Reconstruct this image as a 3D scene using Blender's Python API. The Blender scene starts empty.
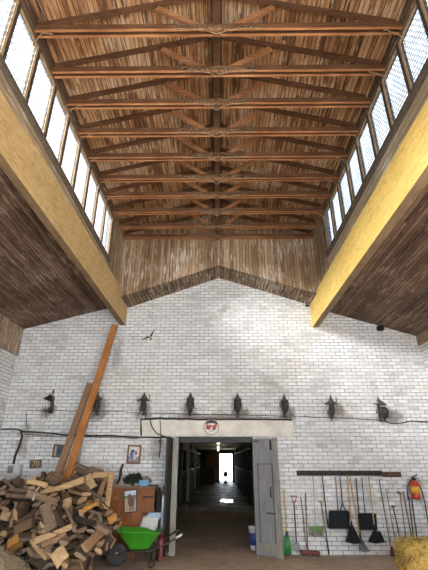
import bpy, bmesh, math, random
from mathutils import Vector, Matrix, Euler
random.seed(11)
sc = bpy.context.scene
COL = sc.collection
PI = math.pi

# ------------------------------------------------------------------ camera
F_PX, PITCH, YAW, EYE = 400.0, math.radians(23.63), math.atan(4/400*math.cos(math.radians(23.63))), Vector((0, 0, 1.8))
cam = bpy.data.cameras.new('camera'); cam_o = bpy.data.objects.new('camera', cam); COL.objects.link(cam_o)
cam.sensor_fit = 'VERTICAL'; cam.sensor_height = 24.0; cam.lens = 24.0*F_PX/570
cam.clip_start = .05; cam.clip_end = 300
cam_o.location = EYE; cam_o.rotation_euler = (PI/2+PITCH, 0, YAW)
sc.camera = cam_o
_R = Euler((PI/2+PITCH, 0, YAW)).to_matrix()
def at(x, y, Y):
    """point of the place on the vertical plane at depth Y, measured from the photograph"""
    d = _R @ Vector(((x-214)/F_PX, (285-y)/F_PX, -1))
    return EYE + d*(Y/d.y)

# ------------------------------------------------------------------ node helpers
class NT:
    def __init__(s, name):
        s.m = bpy.data.materials.new(name); s.m.use_nodes = True
        s.t = s.m.node_tree; s.t.nodes.clear()
        s.out = s.t.nodes.new('ShaderNodeOutputMaterial')
    def n(s, typ, ins=None, **kw):
        nd = s.t.nodes.new('ShaderNode'+typ)
        for k, v in kw.items(): setattr(nd, k, v)
        for k, v in (ins or {}).items(): s.set(nd.inputs[k], v)
        return nd
    def set(s, sock, v):
        if isinstance(v, bpy.types.NodeSocket): s.t.links.new(v, sock)
        elif isinstance(v, (tuple, list)) and sock.type == 'RGBA' and len(v) == 3: sock.default_value = (*v, 1)
        else: sock.default_value = v
    def math(s, op, a, b=0.0, c=0.0):
        nd = s.n('Math', operation=op); s.set(nd.inputs[0], a); s.set(nd.inputs[1], b); s.set(nd.inputs[2], c)
        return nd.outputs[0]
    def mix(s, f, a, b, mode='MIX'):
        nd = s.n('Mix', data_type='RGBA', blend_type=mode)
        s.set(nd.inputs[0], f); s.set(nd.inputs[6], a); s.set(nd.inputs[7], b)
        return nd.outputs[2]
    def ramp(s, f, stops, interp='LINEAR'):
        nd = s.n('ValToRGB'); cr = nd.color_ramp; cr.interpolation = interp
        while len(cr.elements) < len(stops): cr.elements.new(.5)
        for e, (p, c) in zip(cr.elements, stops):
            e.position = p; e.color = (*c, 1) if len(c) == 3 else c
        s.set(nd.inputs[0], f); return nd.outputs[0]
    def noise(s, vec, scale, detail=4, rough=.6):
        return s.n('TexNoise', {'Vector': vec, 'Scale': scale, 'Detail': detail, 'Roughness': rough}).outputs[0]
    def pos(s):
        return s.n('NewGeometry').outputs['Position']
    def vec(s, x, y, z):
        return s.n('CombineXYZ', {0: x, 1: y, 2: z}).outputs[0]
    def sep(s, v):
        o = s.n('SeparateXYZ', {0: v}).outputs; return o[0], o[1], o[2]
    def smooth(s, v, lo, hi):
        return s.n('MapRange', {0: v, 1: lo, 2: hi}, interpolation_type='SMOOTHSTEP').outputs[0]
    def bsdf(s, col, rough=.8, bump=None, bstr=.3, bdist=.01, **kw):
        b = s.n('BsdfPrincipled', {'Base Color': col, 'Roughness': rough})
        for k, v in kw.items(): s.set(b.inputs[k.replace('_', ' ')], v)
        if bump is not None:
            s.set(b.inputs['Normal'], s.n('Bump', {'Height': bump, 'Strength': bstr, 'Distance': bdist}).outputs[0])
        s.t.links.new(b.outputs[0], s.out.inputs[0]); return s.m

def plain(name, col, rough=.7, var=.25, scale=12, metallic=0.0, spec=.5, obj_var=.0, bstr=.25):
    t = NT(name); p = t.pos(); f = t.noise(p, scale, 5)
    a = tuple(c*(1-var) for c in col); b = tuple(min(1, c*(1+var)) for c in col)
    c = t.ramp(f, [(.3, a), (.7, b)])
    if obj_var:
        r = t.n('ObjectInfo').outputs['Random']
        c = t.mix(1.0, c, t.ramp(r, [(0, (1-obj_var,)*3), (1, (1, 1, 1))]), 'MULTIPLY')
    return t.bsdf(c, rough, f, bstr, .01, Metallic=metallic, Specular_IOR_Level=spec)

def planks(name, across, along, width, cols, gap=.06, flake=0.0, flake_col=(.6, .55, .48), rough=.85, gapcol=(.012, .008, .005), stretch=26, blen=0.0):
    """boards side by side: one tint per board, long grain, dark gaps, optional flaking old paint"""
    t = NT(name); x, y, z = t.sep(t.pos()); ax = dict(x=x, y=y, z=z)
    u = t.math('DIVIDE', ax[across], width); fl = t.math('FLOOR', u); fr = t.math('FRACT', u)
    v = ax[along]
    if blen:
        off = t.n('TexWhiteNoise', {'W': fl}, noise_dimensions='1D').outputs[0]
        bl = t.math('FLOOR', t.math('ADD', t.math('DIVIDE', v, blen), off))
        rnd = t.n('TexWhiteNoise', {'Vector': t.vec(fl, bl, 0)}).outputs[0]
    else:
        rnd = t.n('TexWhiteNoise', {'W': fl}, noise_dimensions='1D').outputs[0]
    g = t.noise(t.vec(t.math('MULTIPLY', ax[across], 1.0*stretch*2), t.math('MULTIPLY', v, stretch*.09), t.math('MULTIPLY', fl, 3.7)), 1.0, 6, .65)
    big = t.noise(t.pos(), .9, 3)
    mixv = t.math('ADD', t.math('MULTIPLY', rnd, .38), t.math('ADD', t.math('MULTIPLY_ADD', g, 1.25, -.27), t.math('MULTIPLY', t.math('SUBTRACT', big, .5), .5)))
    n = len(cols)
    c = t.ramp(mixv, [(.2+.65*i/(n-1), k) for i, k in enumerate(cols)])
    if flake:
        fm = t.noise(t.vec(t.math('MULTIPLY', ax[across], 22), t.math('MULTIPLY', v, 2.2), fl), 1.0, 5, .7)
        fm = t.math('ADD', fm, t.math('MULTIPLY', t.math('SUBTRACT', big, .5), .5))
        c = t.mix(t.math('MULTIPLY', t.smooth(fm, .6-.12*flake, .72-.1*flake), .85), c, flake_col)
    e = t.math('ABSOLUTE', t.math('SUBTRACT', fr, .5))
    gm = t.smooth(e, .5-gap, .5-gap*.35)
    c = t.mix(gm, c, gapcol)
    h = t.math('SUBTRACT', t.math('MULTIPLY', g, .3), gm)
    return t.bsdf(c, rough, h, .5, .012, Specular_IOR_Level=.25)

def grain(name, cols, axis='z', rough=.75, scale=1.0, obj_var=.0):
    """sawn timber with grain along one world axis"""
    t = NT(name); x, y, z = t.sep(t.pos())
    k = dict(x=(3, 60, 60), y=(60, 3, 60), z=(60, 60, 3))[axis]
    g = t.noise(t.vec(t.math('MULTIPLY', x, k[0]*scale), t.math('MULTIPLY', y, k[1]*scale), t.math('MULTIPLY', z, k[2]*scale)), 1.0, 6, .65)
    b = t.noise(t.pos(), 2.2, 3)
    f = t.math('ADD', t.math('MULTIPLY', g, .7), t.math('MULTIPLY', b, .35))
    n = len(cols)
    c = t.ramp(f, [(.33+.36*i/(n-1), q) for i, q in enumerate(cols)])
    if obj_var:
        r = t.n('ObjectInfo').outputs['Random']
        c = t.mix(1.0, c, t.ramp(r, [(0, (1-obj_var,)*3), (1, (1.0, 1.0, 1.0))]), 'MULTIPLY')
    return t.bsdf(c, rough, g, .3, .01, Specular_IOR_Level=.3)

def brick(name, across, base=(.80, .81, .815), spots=()):
    t = NT(name); p = t.pos(); x, y, z = t.sep(p); u = dict(x=x, y=y)[across]
    wob = t.math('MULTIPLY', t.math('SUBTRACT', t.noise(p, 9, 2), .5), .012)
    uv = t.vec(u, t.math('ADD', z, wob), 0)
    bt = t.n('TexBrick', {'Vector': uv, 'Color1': (1, 1, 1), 'Color2': (0, 0, 0), 'Mortar': (.5, .5, .5), 'Scale': 1.0, 'Mortar Size': .0062,
                          'Mortar Smooth': .35, 'Bias': 0.0, 'Brick Width': .225, 'Row Height': .082}, offset=.5)
    big = t.noise(p, .55, 4); mid = t.noise(p, 3.2, 5, .7); fine = t.noise(p, 40, 4, .7)
    row = t.noise(t.vec(t.math('MULTIPLY', u, .8), 0, t.math('MULTIPLY', z, 4.5)), 1.0, 5, .65)
    f = t.math('ADD', t.math('MULTIPLY', bt.outputs[0], .16), t.math('ADD', t.math('MULTIPLY', mid, .42), t.math('ADD', t.math('MULTIPLY', row, .36), t.math('MULTIPLY', big, .36))))
    dk = tuple(c*k for c, k in zip(base, (.52, .50, .47))); md = tuple(c*k for c, k in zip(base, (.83, .82, .81)))
    c = t.ramp(f, [(.44, dk), (.60, md), (.76, base)])
    # warm old limewash in broad patches, chips where the paint is gone, streaky grime
    c = t.mix(t.math('MULTIPLY', t.smooth(t.noise(t.vec(u, 3.3, z), .7, 3), .50, .68), .4), c, t.mix(1.0, c, (1.0, .94, .84), 'MULTIPLY'))
    st = t.noise(t.vec(t.math('MULTIPLY', u, 2.2), 0, t.math('MULTIPLY', z, 1.6)), 1.0, 7, .75)
    c = t.mix(t.math('MULTIPLY', t.smooth(st, .54, .70), .5), c, (.33, .275, .215))
    c = t.mix(t.math('MULTIPLY', t.smooth(fine, .60, .74), .5), c, (.3, .26, .22))
    if spots:
        wx = t.math('MULTIPLY', t.math('SUBTRACT', t.noise(p, 4.5, 5, .7), .5), .55); wz = t.math('MULTIPLY', t.math('SUBTRACT', t.noise(t.vec(z, u, 7.0), 4.5, 5, .7), .5), .5)
        uu, zz = t.math('ADD', u, wx), t.math('ADD', z, wz); msk = None
        for sx_, sz_, rx_, rz_, st_ in spots:   # soot and dust that settled round the old lamps and cables
            dx, dz = t.math('DIVIDE', t.math('SUBTRACT', uu, sx_), rx_), t.math('DIVIDE', t.math('SUBTRACT', zz, sz_), rz_)
            d2 = t.math('ADD', t.math('MULTIPLY', dx, dx), t.math('MULTIPLY', dz, dz))
            m1 = t.math('MULTIPLY', t.smooth(d2, 1.0, .1), st_); msk = m1 if msk is None else t.math('MAXIMUM', msk, m1)
        c = t.mix(msk, c, (.13, .10, .072))
    mort = bt.outputs['Fac']
    thin = t.smooth(t.noise(p, 3.2, 5, .7), .38, .62)
    c = t.mix(t.math('MULTIPLY', mort, t.math('ADD', .45, t.math('MULTIPLY', thin, .55))), c, (.06, .05, .042))
    h = t.math('SUBTRACT', t.math('MULTIPLY', fine, .3), mort)
    return t.bsdf(c, .62, h, .55, .008, Specular_IOR_Level=.35)

# ------------------------------------------------------------------ mesh helpers
class MB:
    def __init__(s): s.v = []; s.f = []; s.m = []; s.smooth = []
    def add(s, V, Fc, mi=0, sm=False):
        o = len(s.v); s.v += [tuple(v) for v in V]
        for i, f in enumerate(Fc):
            s.f.append(tuple(o+k for k in f)); s.m.append(mi[i] if isinstance(mi, list) else mi); s.smooth.append(sm)
        return s
    def box(s, x0, x1, y0, y1, z0, z1, mi=0):
        V = [(x, y, z) for x in (x0, x1) for y in (y0, y1) for z in (z0, z1)]
        return s.add(V, [(0, 1, 3, 2), (4, 6, 7, 5), (0, 4, 5, 1), (2, 3, 7, 6), (0, 2, 6, 4), (1, 5, 7, 3)], mi)
    def bbox(s, x0, x1, y0, y1, z0, z1, b=.01, mi=0):
        """box with bevelled edges"""
        bm = bmesh.new(); bmesh.ops.create_cube(bm, size=1)
        for v in bm.verts: v.co = Vector(((x0+x1)/2+v.co.x*(x1-x0), (y0+y1)/2+v.co.y*(y1-y0), (z0+z1)/2+v.co.z*(z1-z0)))
        bmesh.ops.bevel(bm, geom=bm.edges[:], offset=b, segments=2, affect='EDGES')
        bm.verts.index_update()
        s.add([v.co.copy() for v in bm.verts], [[v.index for v in f.verts] for f in bm.faces], mi); bm.free(); return s
    def bar(s, p, q, w, h, up=(0, 0, 1), mi=0, w2=None, h2=None):
        """squared timber from p to q, w sideways, h along up"""
        p, q = Vector(p), Vector(q); d = (q-p).normalized(); sd = d.cross(Vector(up)).normalized(); u = sd.cross(d)
        V = []
        for c, ww, hh in ((p, w, h), (q, w2 or w, h2 or h)):
            for a in (-1, 1):
                for b in (-1, 1): V.append(c+sd*a*ww/2+u*b*hh/2)
        return s.add(V, [(0, 1, 3, 2), (4, 6, 7, 5), (0, 4, 5, 1), (2, 3, 7, 6), (0, 2, 6, 4), (1, 5, 7, 3)], mi)
    def tube(s, pts, r, n=8, mi=0, closed=False):
        pts = [Vector(p) for p in pts]; R = r if isinstance(r, (list, tuple)) else [r]*len(pts)
        V = []; Fc = []; N = len(pts); ref = Vector((.31, .2, .93))
        for i, p in enumerate(pts):
            d = (pts[(i+1) % N]-pts[i-1]) if closed else (pts[min(i+1, N-1)]-pts[max(i-1, 0)])
            d.normalize(); a = d.cross(ref if abs(d.dot(ref)) < .95 else Vector((1, 0, 0))).normalized(); b = d.cross(a)
            for k in range(n):
                t = 2*PI*k/n; V.append(p+(a*math.cos(t)+b*math.sin(t))*R[i])
        for i in range(N if closed else N-1):
            for k in range(n):
                a0, a1 = i*n+k, i*n+(k+1) % n; b0, b1 = ((i+1) % N)*n+k, ((i+1) % N)*n+(k+1) % n
                Fc.append((a0, a1, b1, b0))
        s.add(V, Fc, mi, True)
        if not closed: s.add([], [])
        if not closed:
            o = len(s.v)-len(V)
            s.f += [tuple(o+k for k in reversed(range(n))), tuple(o+(N-1)*n+k for k in range(n))]; s.m += [mi, mi]; s.smooth += [False, False]
        return s
    def lathe(s, prof, c, axis=(0, 0, 1), n=16, mi=0, sm=True):
        """profile of (radius, height) turned about an axis through c"""
        ax = Vector(axis).normalized(); ref = Vector((1, 0, 0)) if abs(ax.x) < .9 else Vector((0, 1, 0))
        a = ax.cross(ref).normalized(); b = ax.cross(a); c = Vector(c); V = []; Fc = []
        for r, h in prof:
            for k in range(n):
                t = 2*PI*k/n; V.append(c+ax*h+(a*math.cos(t)+b*math.sin(t))*max(r, 1e-4))
        for i in range(len(prof)-1):
            for k in range(n):
                Fc.append((i*n+k, i*n+(k+1) % n, (i+1)*n+(k+1) % n, (i+1)*n+k))
        Fc.append(tuple(reversed(range(n)))); Fc.append(tuple((len(prof)-1)*n+k for k in range(n)))
        return s.add(V, Fc, mi, sm)
    def prism(s, poly, d, mi=0):
        """polygon (3D points) pushed along d"""
        n = len(poly); d = Vector(d); V = [Vector(p) for p in poly]+[Vector(p)+d for p in poly]
        return s.add(V, [tuple(range(n)), tuple(reversed(range(n, 2*n)))]+[(i, i+n, (i+1) % n+n, (i+1) % n) for i in range(n)], mi)
    def xf(s, M):
        s.v = [tuple(M @ Vector(v)) for v in s.v]; return s

def props(o, label=None, cat=None, group=None, kind=None):
    if label: o['label'] = label
    if cat: o['category'] = cat
    if group: o['group'] = group
    if kind: o['kind'] = kind
    return o
def rootloc(o):
    while o.parent: o = o.parent
    return Vector(o.location)
def obj(name, mb, mats, parent=None, origin=None):
    me = bpy.data.meshes.new(name)
    if parent is not None: off = rootloc(parent)
    elif origin is not None: off = Vector(origin)
    else:
        xs, ys, zs = zip(*mb.v); off = Vector(((min(xs)+max(xs))/2, (min(ys)+max(ys))/2, min(zs)))
    me.from_pydata([tuple(Vector(v)-off) for v in mb.v], [], mb.f)
    for m in (mats if isinstance(mats, (list, tuple)) else [mats]): me.materials.append(m)
    me.polygons.foreach_set('material_index', mb.m); me.polygons.foreach_set('use_smooth', mb.smooth)
    me.update(); bm = bmesh.new(); bm.from_mesh(me); bmesh.ops.recalc_face_normals(bm, faces=bm.faces); bm.to_mesh(me); bm.free()
    o = bpy.data.objects.new(name, me); COL.objects.link(o)
    if parent is not None: o.parent = parent
    else: o.location = off
    return o
def thing(name, label, cat, loc, group=None):
    o = bpy.data.objects.new(name, None); o.empty_display_size = .1; COL.objects.link(o); o.location = loc
    return props(o, label, cat, group)
def struct(name, mb, mats, parent=None):
    o = obj(name, mb, mats, parent)
    if parent is None: o['kind'] = 'structure'
    return o
def solo(name, mb, mats, label, cat, group=None):
    return props(obj(name, mb, mats), label, cat, group)
def ordinal(i): return ['first', 'second', 'third', 'fourth', 'fifth', 'sixth', 'seventh', 'eighth', 'ninth', 'tenth', 'eleventh', 'twelfth'][i]
def text_mb(s, size, origin, right, up, depth=.004):
    cu = bpy.data.curves.new('t', 'FONT'); cu.body = s; cu.size = size; cu.extrude = depth; cu.align_x = 'CENTER'; cu.align_y = 'CENTER'
    o = bpy.data.objects.new('t', cu); COL.objects.link(o); dg = bpy.context.evaluated_depsgraph_get()
    me = bpy.data.meshes.new_from_object(o.evaluated_get(dg)); r, u = Vector(right).normalized(), Vector(up).normalized(); n = r.cross(u)
    mb = MB(); mb.add([Vector(origin)+r*v.co.x+u*v.co.y+n*v.co.z for v in me.vertices], [tuple(p.vertices) for p in me.polygons])
    bpy.data.objects.remove(o); bpy.data.curves.remove(cu); bpy.data.meshes.remove(me); return mb
# ------------------------------------------------------------------ materials
M = {}
BR = [(.05, .024, .011), (.17, .08, .034), (.32, .16, .07), (.44, .245, .115), (.58, .4, .23)]
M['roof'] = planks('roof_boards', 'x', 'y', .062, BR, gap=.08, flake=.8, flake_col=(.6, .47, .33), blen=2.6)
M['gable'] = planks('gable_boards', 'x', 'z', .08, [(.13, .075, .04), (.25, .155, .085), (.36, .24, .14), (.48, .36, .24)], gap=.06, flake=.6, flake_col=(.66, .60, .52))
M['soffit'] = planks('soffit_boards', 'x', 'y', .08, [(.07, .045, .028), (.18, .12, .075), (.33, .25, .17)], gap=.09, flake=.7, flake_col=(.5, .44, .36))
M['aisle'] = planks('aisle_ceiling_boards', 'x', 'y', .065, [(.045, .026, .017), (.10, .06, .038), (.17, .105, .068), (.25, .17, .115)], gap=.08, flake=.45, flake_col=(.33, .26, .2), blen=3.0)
M['sidewood'] = planks('side_boards', 'y', 'z', .11, [(.16, .10, .06), (.30, .20, .13), (.40, .29, .2)], gap=.05, flake=.3)
M['strip'] = planks('sill_boards', 'z', 'y', .11, [(.2, .14, .085), (.36, .28, .18), (.5, .41, .29)], gap=.05, flake=.6, flake_col=(.58, .54, .48), stretch=18)
M['headwood'] = planks('clerestory_head_boards', 'z', 'y', .12, [(.05, .03, .018), (.11, .07, .04), (.2, .14, .085)], gap=.05, flake=.3)
M['endwood'] = planks('clerestory_boards', 'y', 'z', .12, [(.15, .10, .055), (.28, .2, .12), (.42, .33, .22)], gap=.05, flake=.5)
SOOT = [(-4.02, 2.86, .20, .22, .6), (-2.86, 2.92, .30, .34, .75), (-1.74, 2.86, .22, .26, .7), (-.66, 2.78, .24, .24, .75), (.50, 2.78, .30, .22, .75), (1.64, 2.80, .26, .24, .7), (2.76, 2.84, .26, .26, .65), (4.0, 2.72, .50, .20, .65),
        (0, 2.70, 1.9, .10, .6), (-4.45, 2.2, .16, .5, .5), (-3.9, 2.36, 1.3, .06, .4), (-1.42, 2.1, .14, .5, .35), (3.1, 1.02, .7, .1, .25), (4.3, 1.2, .2, .3, .5), (-2.5, 4.2, .16, .6, .4)]
M['brick'] = brick('whitewashed_brick', 'x', spots=SOOT); M['brick_side'] = brick('whitewashed_brick_side', 'y')
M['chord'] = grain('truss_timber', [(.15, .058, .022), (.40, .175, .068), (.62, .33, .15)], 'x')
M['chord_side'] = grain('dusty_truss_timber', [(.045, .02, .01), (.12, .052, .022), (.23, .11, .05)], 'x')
M['rafter'] = grain('rafter_timber', [(.04, .018, .009), (.10, .045, .02), (.19, .09, .045)], 'x')
M['strut'] = grain('strut_timber', [(.12, .05, .02), (.30, .13, .055), (.5, .27, .12)], 'x')
M['darkwood'] = grain('dark_timber', [(.02, .012, .008), (.06, .035, .02), (.12, .07, .04)], 'y')
def beam_mat(name, a, b, c):
    t = NT(name); x, y, z = t.sep(t.pos())
    g = t.noise(t.vec(t.math('MULTIPLY', x, 30), t.math('MULTIPLY', y, 5), t.math('MULTIPLY', z, 34)), 1.0, 5, .7)
    d = t.noise(t.vec(t.math('MULTIPLY', x, 20), t.math('MULTIPLY', y, 9), t.math('MULTIPLY', z, 60)), 1.0, 3, .6)
    bg = t.noise(t.pos(), 1.1, 4)
    col = t.ramp(t.math('ADD', t.math('MULTIPLY', g, .6), t.math('MULTIPLY', bg, .4)), [(.34, a), (.5, b), (.66, c)])
    col = t.mix(t.math('MULTIPLY', t.smooth(d, .58, .7), .6), col, tuple(k*.35 for k in a))
    e = t.math('ABSOLUTE', t.math('SUBTRACT', t.math('FRACT', t.math('DIVIDE', z, .23)), .5))
    col = t.mix(t.math('MULTIPLY', t.smooth(e, .475, .495), .35), col, (.12, .08, .03))
    return t.bsdf(col, .7, g, .4, .012, Specular_IOR_Level=.3)
M['beam_l'] = beam_mat('ochre_beam', (.36, .24, .10), (.53, .37, .165), (.68, .50, .24))
M['beam_r'] = beam_mat('lit_yellow_beam', (.56, .37, .10), (.74, .51, .14), (.86, .62, .2))  # brighter than the left beam: its stronger daylight put into the colour
def pane_mat():
    t = NT('wired_frosted_pane'); x, y, z = t.sep(t.pos())
    row = t.math('DIVIDE', z, .06); ro = t.math('MULTIPLY', t.math('MODULO', t.math('FLOOR', row), 2.0), .5)
    a = t.math('ABSOLUTE', t.math('SUBTRACT', t.math('FRACT', row), .5))
    b = t.math('ABSOLUTE', t.math('SUBTRACT', t.math('FRACT', t.math('ADD', t.math('DIVIDE', y, .07), ro)), .5))
    w = t.math('MAXIMUM', t.smooth(a, .22, .42), t.math('MULTIPLY', t.smooth(b, .30, .46), .8))
    n = t.noise(t.pos(), 7, 4, .7)
    w = t.math('MULTIPLY', w, t.math('ADD', .46, t.math('MULTIPLY', t.smooth(n, .34, .58), .3)))
    dirt = t.smooth(t.noise(t.pos(), 2.4, 5, .7), .48, .78)
    col = t.mix(t.math('MULTIPLY', dirt, .3), (.97, .98, 1.0), (.62, .56, .48))
    tr = t.n('BsdfTransparent', {'Color': col}); tl = t.n('BsdfTranslucent', {'Color': (.10, .10, .10, 1)}); wi = t.n('BsdfDiffuse', {'Color': (.10, .10, .105, 1)})
    a_ = t.n('MixShader', {0: PANE_CLEAR}); t.t.links.new(tl.outputs[0], a_.inputs[1]); t.t.links.new(tr.outputs[0], a_.inputs[2])
    b_ = t.n('MixShader', {0: w}); t.t.links.new(a_.outputs[0], b_.inputs[1]); t.t.links.new(wi.outputs[0], b_.inputs[2])
    t.t.links.new(b_.outputs[0], t.out.inputs[0]); return t.m
PANE_CLEAR = .56
M['pane'] = pane_mat()
M['frame'] = plain('dusty_tan_frame', (.42, .30, .17), .85, .35, 14)
M['mullion'] = plain('dark_dusty_mullion', (.055, .04, .028), .9, .4, 20)
M['sill'] = plain('dusty_sill', (.10, .078, .055), .95, .45, 30)
def floor_mat(name, a, b, c, rough, sc_=1.0):
    t = NT(name); p = t.pos(); n1 = t.noise(p, .8*sc_, 6, .65); n2 = t.noise(p, 6*sc_, 6, .7)
    f = t.math('ADD', t.math('MULTIPLY', n1, .6), t.math('MULTIPLY', n2, .4))
    col = t.ramp(f, [(.34, a), (.5, b), (.66, c)])
    sp = t.smooth(t.noise(p, 55, 3, .7), .66, .74)
    col = t.mix(t.math('MULTIPLY', sp, .45), col, (.40, .32, .2))
    return t.bsdf(col, rough, n2, .4, .02, Specular_IOR_Level=.3)
M['floor'] = floor_mat('dirty_concrete', (.33, .245, .17), (.50, .385, .28), (.66, .53, .40), .85)
def brickfloor():
    t = NT('wet_brick_paving'); p = t.pos(); x, y, z = t.sep(p)
    bt = t.n('TexBrick', {'Vector': t.vec(x, y, 0), 'Color1': (.085, .066, .034), 'Color2': (.05, .038, .02), 'Mortar': (.012, .01, .007), 'Scale': 1.0, 'Mortar Size': .012, 'Brick Width': .2, 'Row Height': .3})
    n = t.noise(p, 1.3, 4); r = t.ramp(n, [(.35, (.35, .35, .35)), (.65, (.75, .75, .75))])
    return t.bsdf(bt.outputs[0], r, t.math('SUBTRACT', t.math('MULTIPLY', t.noise(p, 8, 3), .5), bt.outputs['Fac']), .5, .01, Specular_IOR_Level=.22)
M['brickfloor'] = brickfloor()
M['lintel'] = plain('whitewashed_concrete', (.72, .68, .60), .8, .2, 3)
M['dark'] = plain('black_tar_paint', (.02, .019, .018), .55, .4, 8)
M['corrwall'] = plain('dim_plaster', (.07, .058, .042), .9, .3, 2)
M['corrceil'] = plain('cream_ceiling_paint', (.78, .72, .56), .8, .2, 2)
M['greydoor'] = grain('grey_painted_door', [(.16, .16, .165), (.25, .25, .26), (.34, .34, .345)], 'z', .75)
M['greypost'] = grain('worn_door_post', [(.18, .165, .14), (.30, .28, .24), (.42, .39, .33)], 'z')
M['iron'] = plain('black_iron', (.025, .023, .022), .5, .4, 20, .6)
M['rust'] = plain('dusty_rusted_iron', (.10, .076, .056), .85, .45, 26)
M['cable'] = plain('dusty_black_cable', (.05, .042, .035), .85, .4, 30)
M['web'] = None
def web():
    t = NT('dusty_cobweb'); n = t.noise(t.pos(), 26, 5, .75); x, y, z = t.sep(t.pos())
    a = t.smooth(n, .42, .62)
    b = t.n('BsdfPrincipled', {'Base Color': (.30, .2, .115), 'Roughness': .95, 'Alpha': t.math('MULTIPLY', a, .55)})
    t.t.links.new(b.outputs[0], t.out.inputs[0]); return t.m
M['web'] = web()
M['webthread'] = plain('cobweb_thread', (.36, .25, .15), .95, .2, 20)

# ------------------------------------------------------------------ the setting
Y0, YW, YG = -3.0, 9.82, 9.03        # open end of the hall, brick end wall, boarded gable
XL, XR = -5.03, 5.06
b = MB(); b.box(-7, 7, Y0, 17.6, -.2, 0); struct('floor', b, M['floor'])
b = MB(); b.box(-3.2, 3.2, 17.6, 41, -.2, .05); struct('floor_corridor', b, M['brickfloor'])
b = MB(); b.box(-3.2, 3.2, 17.45, 17.6, 0, .16); struct('trim_1', b, plain('dim_kerb', (.22, .19, .15), .9, .3, 6))
b = MB(); b.box(-40, 40, 41, 110, -.3, .02); struct('ground', b, plain('sunny_yard', (.6, .58, .5), .9, .15, 1))
DL, DR, DT = -.95, .80, 2.29
b = MB(); b.box(XL-.3, DL, YW, YW+.3, 0, 6.6); b.box(DR, XR+.3, YW, YW+.3, 0, 6.6); b.box(DL, DR, YW, YW+.3, DT, 6.6)
struct('wall_back', b, M['brick'])
b = MB(); b.box(XL-.3, XL, Y0, YW, 0, 5.2); struct('wall_left', b, M['brick_side'])
b = MB(); b.box(XR, XR+.3, Y0, YW, 0, 5.2); struct('wall_right', b, M['brick_side'])
b = MB(); b.box(XL, XL+.05, Y0, YW, 4.18, 4.95); struct('trim_2', b, M['sidewood'])
b = MB(); b.box(XR-.05, XR, Y0, YW, 4.42, 4.95); struct('trim_3', b, M['sidewood'])
# roof of the raised middle bay
RE, RR, SL = 7.25, 7.90, 0
b = MB()
for sx in (-1, 1):
    b.prism([(0, Y0, RR), (sx*2.56, Y0, RE-.036), (sx*2.56, Y0, RE+.064), (0, Y0, RR+.1)], (0, YW-Y0, 0))
struct('ceiling', b, M['roof'])
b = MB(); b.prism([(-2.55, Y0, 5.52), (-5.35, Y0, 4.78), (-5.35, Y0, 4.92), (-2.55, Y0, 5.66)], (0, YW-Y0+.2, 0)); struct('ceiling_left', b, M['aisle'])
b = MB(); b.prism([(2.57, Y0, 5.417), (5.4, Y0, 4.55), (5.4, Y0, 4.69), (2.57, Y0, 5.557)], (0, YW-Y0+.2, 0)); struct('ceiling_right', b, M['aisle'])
# boarded gable hung in front of the brick wall, with its underside
gl = [(-2.6, 5.36), (.04, 6.30), (2.6, 5.46)]
b = MB(); b.prism([(gl[0][0], YG, gl[0][1]), (gl[1][0], YG, gl[1][1]), (gl[2][0], YG, gl[2][1]), (2.6, YG, 7.25), (0, YG, 7.88), (-2.6, YG, 7.25)], (0, .06, 0))
struct('wall_gable', b, M['gable'])
b = MB()
for (xa, za), (xb, zb) in ((gl[0], gl[1]), (gl[1], gl[2])):
    b.prism([(xa, YG+.02, za), (xb, YG+.02, zb), (xb, YG+.02, zb+.05), (xa, YG+.02, za+.05)], (0, YW-YG-.02, 0))
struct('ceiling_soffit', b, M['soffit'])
# clerestory walls: boards under the glass, head boards, solid end bay
WY = [-2.88+.6*i for i in range(19)]
for side, x, sx, WS, WT in (('left', -2.42, -1, 5.94, 6.97), ('right', 2.46, 1, 6.06, 6.99)):
    xo = x+sx*.14; lo, hi = min(x, xo), max(x, xo)
    b = MB(); b.box(lo, hi, Y0, WY[-1], 5.605, WS-.14); struct('wall_clerestory_'+side, b, M['strip'])
    xh = x+sx*.05; b = MB(); b.box(min(x, xh), max(x, xh), Y0, WY[-1], WT, 7.35); b.box(lo, hi, Y0, WY[0], WS-.14, WT)
    struct('wall_clerestory_upper_'+side, b, M['headwood'])
    b = MB(); b.box(lo, hi, WY[-1], YW, 5.45, 7.35); struct('wall_clerestory_end_'+side, b, M['endwood'])
    b = MB(); b.prism([(xo, WY[0], WS), (xo, WY[0], WS-.14), (x-sx*.012, WY[0], WS-.14), (x-sx*.035, WY[0], WS-.10), (x-sx*.035, WY[0], WS-.02), (x, WY[0], WS)], (0, WY[-1]-WY[0], 0))
    struct('trim_'+('4' if sx < 0 else '5'), b, M['sill'])
    for i in range(len(WY)-1):
        y0, y1 = WY[i], WY[i+1]; m = .026; wl, wh = min(x, x+sx*.06), max(x, x+sx*.06)
        w = MB(); w.box(wl, wh, y0, y0+m, WS, WT); w.box(wl, wh, y1-m, y1, WS, WT)
        wo = struct('window_%d' % (i+1+(0 if sx < 0 else 18)), w, M['mullion'])
        f = MB(); g0, g1 = min(x+sx*.008, xo), max(x+sx*.008, xo)
        f.box(min(x+sx*.008, x+sx*.06), max(x+sx*.008, x+sx*.06), y1-m-.04, y1-m, WS, WT); f.box(min(x+sx*.008, x+sx*.05), max(x+sx*.008, x+sx*.05), y0+m, y1-m-.04, WT-.05, WT)
        obj('window_frame', f, M['frame'], wo)
        p = MB(); px = x+sx*.018; p.box(min(px, px+sx*.03), max(px, px+sx*.03), y0+m, y1-m-.04, WS, WT-.05)
        obj('pane', p, M['pane'], wo)

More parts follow.
